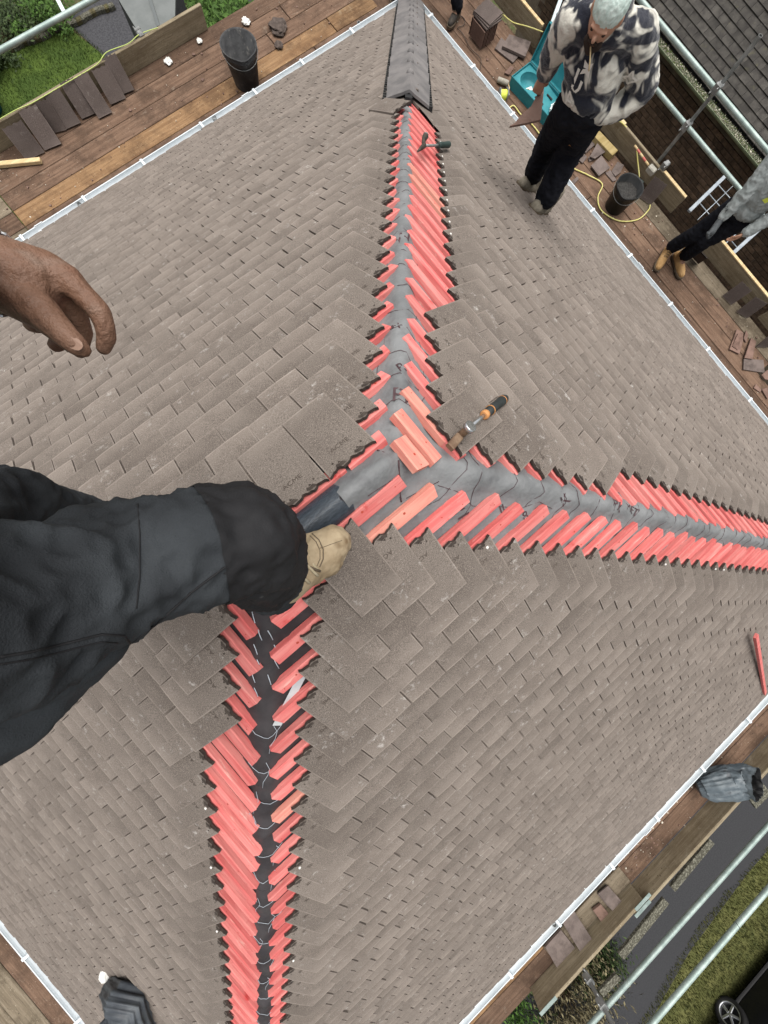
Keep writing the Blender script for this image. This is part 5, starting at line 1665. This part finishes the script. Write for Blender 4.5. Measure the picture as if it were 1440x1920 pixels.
bd = blob('person', [[(pel, .11), (ch_, .12), ((s1 + s2) / 2, .09), (nk, .055), (hc, .05)], [(s1, .05), (e1, .04), (w1, .031)], [(s2, .05), (e2, .04), (w2, .03), (hd2, .03)],
                     [(h1, .075), (k1, .05), (a1, .04), (t1, .03)], [(h2, .075), (k2, .05), (a2, .04), (t2, .03)]] + hand_chains(w1, hdir, V((.5, .3, .2)), hdir.cross(V((.5, .3, .2))), .75, .85),
          .0055, M_skin, None, smooth=3, ells=ells)
tag(bd, 'person in a black and white patterned fleece and pale beanie standing on the tiles', 'person')
asroot(bd)
blob('trousers', [[(pel + V((0, 0, .03)), .13), (h1, .108), (k1, .086), (a1 + V((0, 0, .06)), .08)], [(pel, .13), (h2, .118), (k2, .098), (a2 + V((0, 0, .05)), .088)]], .009, M_navy, bd, fold=.008, fscale=11, fstretch=(1, 1, 1.6), seed=2)
rot = Matrix((hs_, hf, hu)).transposed()
ax = ((s1 - s2).normalized()); upj = ((s1 + s2) / 2 - pel).normalized(); fj = ax.cross(upj).normalized(); rj = Matrix((ax, fj, upj)).transposed()
mid = pel.lerp((s1 + s2) / 2, .5)
jk = blob('jacket', [[(s1 + V((0, 0, -.01)), .085), (e1, .072), (w1.lerp(e1, .12), .056)], [(s2, .088), (e2, .078), (w2.lerp(e2, .1), .062), (hd2, .048)], [(s1, .085), (nk, .08), (s2, .085)], [(nk - hf * .02, .08), (nk - hf * .05 + V((0, 0, .03)), .075)]],
          .009, M_fleece, bd, fold=.007, fscale=8, ells=[(mid + upj * .02, (.185, .13, .225), rj), (pel + upj * .06, (.165, .135, .11), rj)], seed=4)
blob('cuff', [[(w1.lerp(e1, .16), .056), (w1.lerp(e1, .0), .05)]], .006, M_red, bd, smooth=3)
hat = blob('beanie', [], .006, M_hat, bd, smooth=3, fold=.002, fscale=40, ells=[(hc + hu * .04 - hf * .012, (.082, .100, .092), rot)], cut=[(hc + hu * .028 + hf * .0, -hu - hf * .25)])
blob('beard', [[(hc + hf * .075 - hu * .065 - hs_ * .03, .022), (hc + hf * .088 - hu * .085, .026), (hc + hf * .075 - hu * .065 + hs_ * .03, .022)], [(hc + hf * .097 - hu * .036 - hs_ * .02, .008), (hc + hf * .102 - hu * .034, .008), (hc + hf * .097 - hu * .036 + hs_ * .02, .008)]], .004, M_beard, bd, smooth=2)
for sg in (-1, 1):
    MB().lathe([(0, .011), (.008, .008), (.011, 0), (.008, -.008), (0, -.011)], Matrix.Translation(hc + hf * .081 + hs_ * (.032 * sg) + hu * .008), n=10).build('eye', M_eye, bd)
for t_, a_ in ((t1, a1), (t2, a2)):
    boot('boot', a_, t_, Nb, M_bootg, bd, M_sole, k=1.2, shaft=.14)
cg = MB().tube([hc + hf * .10 - hu * .055, hc + hf * .13 - hu * .08 - hs_ * .03, hc + hf * .155 - hu * .10 - hs_ * .05], .0035, n=7).build('straw', M_rawwood)
tag(cg, 'thin pale stick held in the mouth of the worker with the beanie', 'stick')
# emblems stitched on the jacket
def bvh(o):
    me = o.data
    return BVHTree.FromPolygons([v.co.copy() for v in me.vertices], [tuple(p.vertices) for p in me.polygons])
def decal(tree, px, py, shapes, size, m, parent, name, rot=0.0, lift=.004):
    d = (CAM_R @ V(((px - 720) / FPX, -(py - 960) / FPX, -1))).normalized()
    hit = tree.ray_cast(CAM_P, d)
    if hit[0] is None: return
    n = hit[1] if hit[1].dot(d) < 0 else -hit[1]
    x = CAM_R @ V((1, 0, 0)); x = (x - n * x.dot(n)).normalized(); y = n.cross(x)
    mb = MB()
    c, s = math.cos(rot), math.sin(rot)
    for poly in shapes:
        vs_ = []
        for u, v in poly:
            p = hit[0] + x * ((c * u - s * v) * size) + y * ((s * u + c * v) * size)
            h2_ = tree.find_nearest(p)
            vs_.append(h2_[0] + n * lift)
        mb.add(vs_, [tuple(range(len(poly)))])
    return mb.build(name, m, parent)
M_emb = mat('white_embroidery', (.72, .70, .64), rough=.9)
def strip(a, b, w=.14):
    dx, dy = b[0] - a[0], b[1] - a[1]; l_ = math.hypot(dx, dy); nx, ny = -dy / l_ * w, dx / l_ * w
    return [(a[0] + nx, a[1] + ny), (a[0] - nx, a[1] - ny), (b[0] - nx, b[1] - ny), (b[0] + nx, b[1] + ny)]
jt = bvh(jk)
petal = [[(0, 0), (.35 * c_ - .3 * s_, .35 * s_ + .3 * c_), (1 * c_, 1 * s_), (.35 * c_ + .3 * s_, .35 * s_ - .3 * c_)] for c_, s_ in [(math.cos(a), math.sin(a)) for a in (.9, 2.24, 4.04, 5.38)]]
star = [strip((0, 1), (.3, .3)), strip((.3, .3), (1, 0)), strip((1, 0), (.3, -.3)), strip((.3, -.3), (0, -1)), strip((0, -1), (-.3, -.3)), strip((-.3, -.3), (-1, 0)), strip((-1, 0), (-.3, .3)), strip((-.3, .3), (0, 1))]
lee = [strip((-.3, 1), (-.3, -.7)), strip((-.3, -.7), (.2, -1)), strip((.2, -1), (.5, -.5)), strip((.5, -.5), (.5, .2))]
vee = [strip((-.6, -.8), (0, .9)), strip((0, .9), (.6, -.8)), strip((-.8, -.8), (.8, -.8), .12), strip((-.3, -.1), (.4, -.3), .1)]
decal(jt, 1101, 128, petal, .045, M_emb, bd, 'flower_emblem', .2)
decal(jt, 1082, 152, lee, .055, M_emb, bd, 'letter_emblem', -.1)
decal(jt, 1068, 185, vee, .045, M_emb, bd, 'letter_emblem', .1)
decal(jt, 1181, 147, star, .045, M_emb, bd, 'star_emblem', .2)
decal(bvh([o for o in bd.children if o.name.startswith('trousers')][0]), 1070, 275, [[(-1, -.5), (1, -.5), (.9, .4), (.3, .6), (-.3, .3), (-.9, .5)]], .018, M_orange, bd, 'orange_badge', 0)
# the tile in the hand
tq = at(992, 208, fz + .72)
hp = [(956, 236), (966, 230), (975, 217), (996, 199), (1010, 172), (1020, 168), (1017, 196), (1014, 224), (985, 231)]
slab('roof_tile', hp, fz + .63, .013, M_brown, 'cut brown tile held in the hand of the worker with the beanie', 'tile')

# --- worker in the grey hoodie on the platform
t1, t2 = at(1231, 504, DZ + .02), at(1274, 518, DZ + .02)
hx1, hx2 = at(1250, 468, DZ + .10), at(1278, 480, DZ + .10)
a1 = t1.lerp(at(1250, 466, DZ + .02), .66) + V((0, 0, .09)); a2 = t2.lerp(at(1264, 481, DZ + .02), .66) + V((0, 0, .09))
k1, k2 = at(1306, 437, DZ + .50), at(1322, 452, DZ + .50)
h1, h2 = at(1374, 388, DZ + .88), at(1396, 412, DZ + .88)
pel = (h1 + h2) / 2 + V((0, 0, .05))
s1, s2 = pel + V((-.02, .20, .50)), pel + V((0, -.20, .50))
nk = (s1 + s2) / 2 + V((-.02, 0, .07)); hc = nk + V((-.05, 0, .16))
fwd = V((-.9, .1, -.35))
e1, w1 = at(1400, 362, DZ + 1.12), at(1352, 408, DZ + .90)
w1 = at(1353, 409, DZ + .88); hd1 = at(1334, 436, DZ + .82)
e2, w2 = s2 + V((-.02, -.08, -.29)), s2 + V((-.14, -.02, -.5))
ells, hs_, hf, hu = head_parts(hc, fwd, V((0, 0, 1)))
hdir = (hd1 - w1).normalized()
bd = blob('person', [[(pel, .11), (pel.lerp(nk, .5), .12), ((s1 + s2) / 2, .09), (nk, .055), (hc, .05)], [(s1, .05), (e1, .04), (w1, .031)], [(s2, .05), (e2, .04), (w2, .03)],
                     [(h1, .075), (k1, .05), (a1, .04), (t1, .03)], [(h2, .075), (k2, .05), (a2, .04), (t2, .03)]] + hand_chains(w2, V((-.3, .2, -.9)), V((0, 1, 0)), V((-1, 0, .2)), .5),
          .0065, M_skin, None, smooth=3, ells=ells)
tag(bd, 'person in a grey hoodie, black trousers and tan boots at the right edge', 'person')
asroot(bd)
blob('trousers', [[(pel + V((0, 0, .03)), .125), (h1, .098), (k1, .086), (a1 + V((0, 0, .08)), .08)], [(pel, .12), (h2, .098), (k2, .086), (a2 + V((0, 0, .08)), .08)]], .009, M_navy, bd, fold=.007, fscale=12, fstretch=(1, 1, 1.6), seed=7)
hj = blob('hoodie', [[(s1, .085), (e1, .072), (w1.lerp(e1, .1), .052)], [(s2, .085), (e2, .072), (w2, .055)], [(s1, .09), (nk, .08), (s2, .09)], [(nk, .09), (nk + V((.08, 0, -.02)), .09)]], .009, M_hood, bd, fold=.007, fscale=12,
          ells=[(pel.lerp(nk, .52), (.15, .205, .29), Matrix.Identity(3)), (pel + V((0, 0, .06)), (.15, .19, .12), Matrix.Identity(3))], seed=9)
blob('glove', [[(w1, .034), (hd1, .036)]] + hand_chains(w1.lerp(hd1, .4), hdir, V((.6, .5, 0)), hdir.cross(V((.6, .5, 0))), .6, 1.15), .005, M_glove, bd, smooth=3)
blob('hair', [], .007, M_beard, bd, smooth=3, ells=[(hc + V((.012, 0, .02)), (.098, .084, .112), Matrix.Identity(3))], cut=[(hc + V((-.05, 0, 0)), V((-.8, 0, -.6)))])
for sg in (-1, 1): MB().lathe([(0, .011), (.008, .008), (.011, 0), (.008, -.008), (0, -.011)], Matrix.Translation(hc + hf * .086 + hs_ * (.032 * sg) + hu * .008), n=10).build('eye', M_eye, bd)
for t_, a_ in ((t1, a1), (t2, a2)): boot('boot', a_, t_, (0, 0, 1), M_bootw, bd, M_sole, k=1.15, shaft=.15)
tv, tf = textmesh('DR', 1.6)
d_ = decal(bvh(hj), 1362, 392, [[(tv[i].x, tv[i].y) for i in f] for f in tf], .028, M_black, bd, 'cuff_lettering', -.9)
decal(bvh(hj), 1437, 375, [[(-1, -.6), (.8, -.9), (1, .5), (-.6, .8)]], .03, MATS['fluorescent_line'], bd, 'yellow_badge', 0)

# --- worker at the far corner, mostly above the picture
f1, f2 = at(842, 56, DZ), at(737, 12, DZ)
cx = (f1 + f2) / 2 + V((.25, .2, 0))
t1, t2 = f1 + V((0, 0, .03)), f2 + V((0, 0, .03))
a1, a2 = t1 + V((.15, .06, .08)), t2 + V((.12, .12, .08))
h1, h2 = cx + V((.02, -.11, .84)), cx + V((0, .11, .84))
k1, k2 = a1.lerp(h1, .5) + V((-.04, -.02, 0)), a2.lerp(h2, .5) + V((-.03, -.02, 0))
pel = (h1 + h2) / 2 + V((0, 0, .05)); s1, s2 = pel + V((.0, -.2, .5)), pel + V((0, .2, .5)); nk = (s1 + s2) / 2 + V((0, 0, .08)); hc = nk + V((-.03, 0, .15))
ells, hs_, hf, hu = head_parts(hc, V((-.8, -.3, -.2)), V((0, 0, 1)))
w1, w2 = s1 + V((-.15, -.1, -.5)), s2 + V((-.15, .1, -.5))
bd = blob('person', [[(pel, .11), (pel.lerp(nk, .5), .12), ((s1 + s2) / 2, .09), (nk, .055), (hc, .05)], [(s1, .05), (s1.lerp(w1, .5), .04), (w1, .031)], [(s2, .05), (s2.lerp(w2, .5), .04), (w2, .03)],
                     [(h1, .075), (k1, .05), (a1, .04), (t1, .03)], [(h2, .075), (k2, .05), (a2, .04), (t2, .03)]] + hand_chains(w1, V((-.1, 0, -1)), V((0, 1, 0)), V((-1, 0, 0)), .5) + hand_chains(w2, V((-.1, 0, -1)), V((0, -1, 0)), V((-1, 0, 0)), .5), .0075, M_skin, None, smooth=3, ells=ells)
tag(bd, 'person in dark trousers at the far corner, only the lower legs in the picture', 'person')
asroot(bd)
blob('trousers', [[(pel, .125), (h1, .095), (k1, .078), (a1 + V((0, 0, .04)), .072)], [(pel, .12), (h2, .095), (k2, .078), (a2 + V((0, 0, .04)), .072)]], .011, M_navy, bd, fold=.006, fscale=12, seed=12)
blob('jumper', [[(s1, .085), (s1.lerp(w1, .5), .068), (w1, .05)], [(s2, .085), (s2.lerp(w2, .5), .068), (w2, .05)], [(s1, .09), (nk, .075), (s2, .09)]], .011, M_navy, bd, fold=.006, ells=[(pel.lerp(nk, .5), (.15, .2, .3), Matrix.Identity(3))])
blob('hair', [], .009, M_beard, bd, smooth=3, ells=[(hc + V((.012, 0, .02)), (.098, .084, .112), Matrix.Identity(3))], cut=[(hc + V((-.05, 0, 0)), V((-.8, 0, -.6)))])
for t_, a_ in ((t1, a1), (t2, a2)): boot('boot', a_, t_, (0, 0, 1), mat('dark_boot', (.03, .027, .025), (.06, .05, .04), scale=14, rough=.8) if 'dark_boot' not in MATS else MATS['dark_boot'], bd, M_sole, shaft=.12)

# --- the photographer
hipA, hipB = at(-430, 1225, .66), V((-.24, .24, .66))
thA = [(hipA, .112), (at(-20, 1165, .55), .098), (at(210, 1072, .455), .087), (at(452, 1006, .37), .082)]
kA = at(458, 1006, .37)
shA = [(kA, .083), (at(494, 1058, .25), .076), (at(502, 1084, .14), .072), (at(506, 1092, .08), .070)]
kB = at(5, 965, .22); aB = at(245, 1000, -.24)
pel = V((-.27, .17, .74))
chest = V((-.38, .16, 1.10)); sL, sR = V((-.26, .36, 1.32)), V((-.40, -.04, 1.34)); nk = V((-.33, .16, 1.42)); hc = V((-.25, .13, 1.58))
elL = at(-420, 420, .74); wrL = at(-45, 500, .575)
ells, hs_, hf, hu = head_parts(hc, V((.75, -.3, -.6)), V((.3, -.1, .9)))
P_ = lambda x, y, z: at(x / 3.6, 420 + y / 3.6, z)
hat_ = lambda x, y, z: at(x - 8, y - 6, z)
fing = [[(hat_(-45, 500, .575), .036), (hat_(20, 522, .575), .035), (hat_(60, 535, .572), .032)],
        [(hat_(20, 500, .570), .026), (hat_(95, 515, .568), .021), (hat_(134, 531, .566), .0165)],
        [(hat_(30, 545, .565), .03), (hat_(85, 560, .56), .022)],
        [(hat_(134, 531, .566), .0155), (hat_(165, 560, .562), .0128), (hat_(194, 590, .558), .0120), (hat_(204, 615, .552), .0104), (hat_(208, 637, .545), .0098), (hat_(202, 659, .538), .0080)],
        [(hat_(118, 548, .555), .0155), (hat_(148, 590, .535), .0128), (hat_(162, 628, .518), .0112), (hat_(157, 664, .508), .009)],
        [(hat_(90, 562, .548), .0155), (hat_(118, 610, .525), .012), (hat_(128, 640, .508), .0105), (hat_(113, 653, .50), .009)],
        [(hat_(50, 570, .55), .0145), (hat_(66, 600, .525), .011), (hat_(76, 615, .512), .010), (hat_(66, 615, .505), .0085)],
        [(hat_(30, 555, .575), .024), (hat_(82, 590, .585), .0185), (hat_(112, 617, .588), .0145), (hat_(134, 639, .588), .0122), (hat_(151, 653, .586), .0112), (hat_(162, 661, .583), .0085)]]
ph = blob('person', [[(pel, .10), (chest, .11), (nk, .055), (hc, .05)], [(sL, .05), (elL, .04), (wrL, .034)], [(sR, .05), (V((-.35, -.32, 1.10)), .04), (V((-.02, -.33, 1.06)), .03)],
                     [(p, r * .7) for p, r in thA] + [(p, r * .7) for p, r in shA[1:]], [(hipB, .08), (kB, .055), (aB, .04)]] + fing + hand_chains(V((-.02, -.33, 1.06)), V((.7, .6, .1)), V((-.2, .4, -.8)), V((0, .2, 1)), .5), .0030, M_skin2, None, smooth=4, ells=ells)
tag(ph, 'person in dark work trousers with a tan boot on the ridge, nearest the camera', 'person')
asroot(ph)
nl = MB()
fwd_ = (hat_(168, 661, .583) - hat_(136, 638, .588)).normalized(); upn = V((0, 0, 1)); sd2 = fwd_.cross(upn).normalized(); upn = sd2.cross(fwd_)
ctr = hat_(156, 656, .585) + upn * .0096
nl.add([ctr + fwd_ * (.0075 * math.cos(a)) + sd2 * (.0058 * math.sin(a)) + upn * (.0012 - .002 * abs(math.sin(a)) ** 2) for a in [i * math.pi / 6 for i in range(12)]], [tuple(range(12))])
nl.build('thumb_nail', mat('nail', (.30, .19, .14), rough=.4), ph)
tr_ = blob('trousers', [thA, shA, [(pel, .16), (hipA, .125)], [(pel, .15), (hipB, .125), (kB, .088), (kB.lerp(aB, .6), .066), (aB, .062)]], .0065, M_work, ph, smooth=6, fold=.0085, fscale=11, fstretch=(1, 1, 1), seed=15)
kdir = (thA[3][0] - thA[2][0]).normalized()
bm = bmesh.new(); bm.from_mesh(tr_.data)
for co, no in ((at(385, 1010, .40), -kdir), (at(490, 1050, .235), V((.35, -.1, -.9)))):
    bmesh.ops.bisect_plane(bm, geom=bm.verts[:] + bm.edges[:] + bm.faces[:], plane_co=co, plane_no=no, clear_outer=True)
bm.normal_update()
for v in bm.verts: v.co += v.normal * .0022
kp = bpy.data.meshes.new('knee_patch'); bm.to_mesh(kp); bm.free()
kp.materials.clear(); kp.materials.append(M_patch)
for p_ in kp.polygons: p_.use_smooth = True
link('knee_patch', kp, ph)
# cargo pocket on the thigh
pc = at(95, 1275, .545); pd = (thA[2][0] - thA[1][0]).normalized(); pn = (CAM_P - pc).normalized(); ps = pd.cross(pn).normalized(); pn = ps.cross(pd)
rp = Matrix((pd, ps, pn)).transposed()
blob('cargo_pocket', [[(at(-80, 1370, .50), .055), (at(20, 1330, .47), .052), (at(120, 1262, .455), .036), (at(190, 1218, .45), .024)], [(at(-80, 1280, .53), .055), (at(80, 1250, .485), .045), (at(205, 1205, .46), .022)]], .006, M_work, ph, smooth=6, fold=.004, fscale=10, seed=21)
tb_, pb_ = bvh(tr_), bvh([o for o in ph.children if o.name.startswith('cargo')][0])
def seam(path, trees, r=.0014, name='seam', m=None, lift=.0006):
    pts = []
    for i in range(len(path) - 1):
        for k in range(8):
            px = path[i][0] + (path[i + 1][0] - path[i][0]) * k / 8; py = path[i][1] + (path[i + 1][1] - path[i][1]) * k / 8
            d_ = (CAM_R @ V(((px - 720) / FPX, -(py - 960) / FPX, -1))).normalized()
            hits = [h for h in (t_.ray_cast(CAM_P, d_) for t_ in trees) if h[0]]
            if hits:
                h = min(hits, key=lambda q_: q_[3]); pts.append(h[0] - d_ * lift)
    if len(pts) > 2: MB().tube(pts, r, n=5).build(name, m or M_patch, ph)
seam([(0, 1232), (60, 1222), (130, 1205), (190, 1190), (232, 1192), (248, 1212), (240, 1240), (200, 1290), (120, 1370)], [pb_, tb_])
seam([(0, 1246), (60, 1236), (130, 1219), (190, 1204), (225, 1206)], [pb_, tb_], .0009)
seam([(248, 1205), (300, 1165), (360, 1110), (420, 1065), (470, 1050), (530, 1058)], [tb_], .0016)
seam([(420, 1075), (470, 1080), (520, 1095), (545, 1085)], [tb_], .0012)
seam([(258, 945), (262, 1000), (262, 1080), (255, 1150)], [tb_], .0008)
blob('jacket', [[(sL, .08), (elL, .065), (elL.lerp(wrL, .45), .05)], [(sR, .08), (V((-.35, -.32, 1.10)), .062), (V((-.10, -.33, 1.07)), .045)], [(sL, .085), (nk, .075), (sR, .085)]], .01, M_work, ph, fold=.006, ells=[(chest, (.15, .2, .28), Matrix.Rotation(.1, 3, 'Y'))])
blob('hair', [], .009, M_beard, ph, smooth=3, ells=[(hc + hu * .02 - hf * .012, (.084, .1, .112), Matrix((hs_, hf, hu)).transposed())], cut=[(hc + hf * .045, hf * .8 - hu * .6)])
# boot on the ridge
toe, heel = at(645, 1001, .0), at(536, 1098, .0)
d = (toe - heel).normalized(); s = d.cross(V((0, 0, 1))).normalized(); U = V((0, 0, 1))
z0 = .012
bt = blob('boot', [[(heel + d * .02 + U * (z0 + .045), .042), (heel + d * .09 + U * (z0 + .048), .044), (toe - d * .115 + U * (z0 + .050), .052), (toe - d * .065 + U * (z0 + .042), .053), (toe - d * .035 + U * (z0 + .036), .046)],
                   [(toe - d * .075 + s * .016 + U * (z0 + .036), .046), (toe - d * .075 - s * .018 + U * (z0 + .036), .045)],
                   [(heel + d * .03 + U * (z0 + .06), .045), (heel + d * .02 + U * (z0 + .10), .045)], [(heel + d * .09 + U * (z0 + .065), .045), (heel + d * .04 + U * (z0 + .10), .045)]], .0045, M_boot, ph, smooth=5, fold=.0016, fscale=26, seed=3)
asroot(bt)
sp_ = [(-.045, .02), (-.03, .037), (.04, .042), (.1, .043), (.16, .051), (.21, .053), (.245, .043), (.265, .022)]
L0 = (toe - heel).length
poly = [((u + .03) / .31 * (L0 + .03) - .03, w) for u, w in sp_]; poly = poly + [(u, -w) for u, w in reversed(poly)]
MB().prism(poly, -.012, .012, frame(heel + U * z0, d, -s, U) if d.cross(-s).dot(U) > 0 else frame(heel + U * z0, d, s, U)).build('sole', mat('crepe_sole', (.42, .34, .22), rough=.8), bt)
btv = bvh(bt)
lc = MB()
for i, u in enumerate((.0, .022, .044, .066)):
    row = []
    for v in (-.034, -.02, 0, .02, .034):
        p = toe - d * (.105 + u) + s * v + U * .3
        h_ = btv.ray_cast(p, V((0, 0, -1)))
        if h_[0]: row.append(h_[0] + U * .003)
    if len(row) > 2: lc.tube(row, .0035, n=6)
lc.build('laces', mat('lace', (.30, .25, .16), (.42, .36, .25), scale=40, rough=.9), bt)
tn = blob('tongue', [[(toe - d * .115 - s * .014 + U * .098, .020), (toe - d * .13 + U * .112, .026), (toe - d * .115 + s * .016 + U * .098, .020)]], .004, mat('dark_suede', (.12, .085, .045), (.17, .125, .07), scale=20, rough=.95), bt, smooth=3, fold=.003, fscale=40)
for k in range(3):
    MB().tube([toe - d * (.096 + .013 * k) + s * (.035 - .07 * u_) + U * (.094 + .012 * math.sin(u_ * 6 + k) + .02 * math.sin(3.14 * u_)) for u_ in [i_ / 8 for i_ in range(9)]], .0032, n=6).build('lace_loop', MATS['lace'], bt)
tg = []
for v in (-.03, -.018, 0, .018, .03):
    p = toe - d * (.095 + .012 * (1 - abs(v) / .03)) + s * v + U * .3
    h_ = btv.ray_cast(p, V((0, 0, -1)))
    if h_[0]: tg.append(h_[0] + U * .002)
if len(tg) > 2: MB().tube(tg, .003, n=6).build('tongue_seam', M_sole, bt)
def bseam(path, r=.0014, m=None):
    pts = []
    for i in range(len(path) - 1):
        for k in range(6):
            px = path[i][0] + (path[i + 1][0] - path[i][0]) * k / 6; py = path[i][1] + (path[i + 1][1] - path[i][1]) * k / 6
            d_ = (CAM_R @ V(((px - 720) / FPX, -(py - 960) / FPX, -1))).normalized()
            h = btv.ray_cast(CAM_P, d_)
            if h[0]: pts.append(h[0] - d_ * .0005)
    if len(pts) > 2: MB().tube(pts, r, n=5).build('stitching', m or M_sole, bt)
bseam([(585, 1000), (598, 1012), (606, 1030), (606, 1048), (598, 1066)])
bseam([(581, 1004), (593, 1016), (600, 1032), (600, 1048), (593, 1064)], .0009)
bseam([(600, 1028), (622, 1020), (645, 1012)], .0007)
boot('boot', aB, aB + V((.10, .09, -.09)), (0, 0, 1), M_boot, ph, M_sole)
# steel watch strap
wc = at(-22, 508, .575); wd_ = (at(60, 535, .572) - wrL).normalized(); wa = wd_.orthogonal().normalized(); wb = wd_.cross(wa)
wt = thing('watch', wc, 'steel link watch strap on the bare wrist at the left edge', 'watch')
lm = MB().box((.011, .014, .004), ch=.001).mesh('link', M_chrome)
for i in range(18):
    a = 2 * math.pi * i / 18
    rad = wa * math.cos(a) + wb * math.sin(a); tn = -wa * math.sin(a) + wb * math.cos(a)
    link('link', lm, wt, frame(wc + rad * .0405, tn, wd_, rad) if tn.cross(wd_).dot(rad) > 0 else frame(wc + rad * .0405, -tn, wd_, rad))
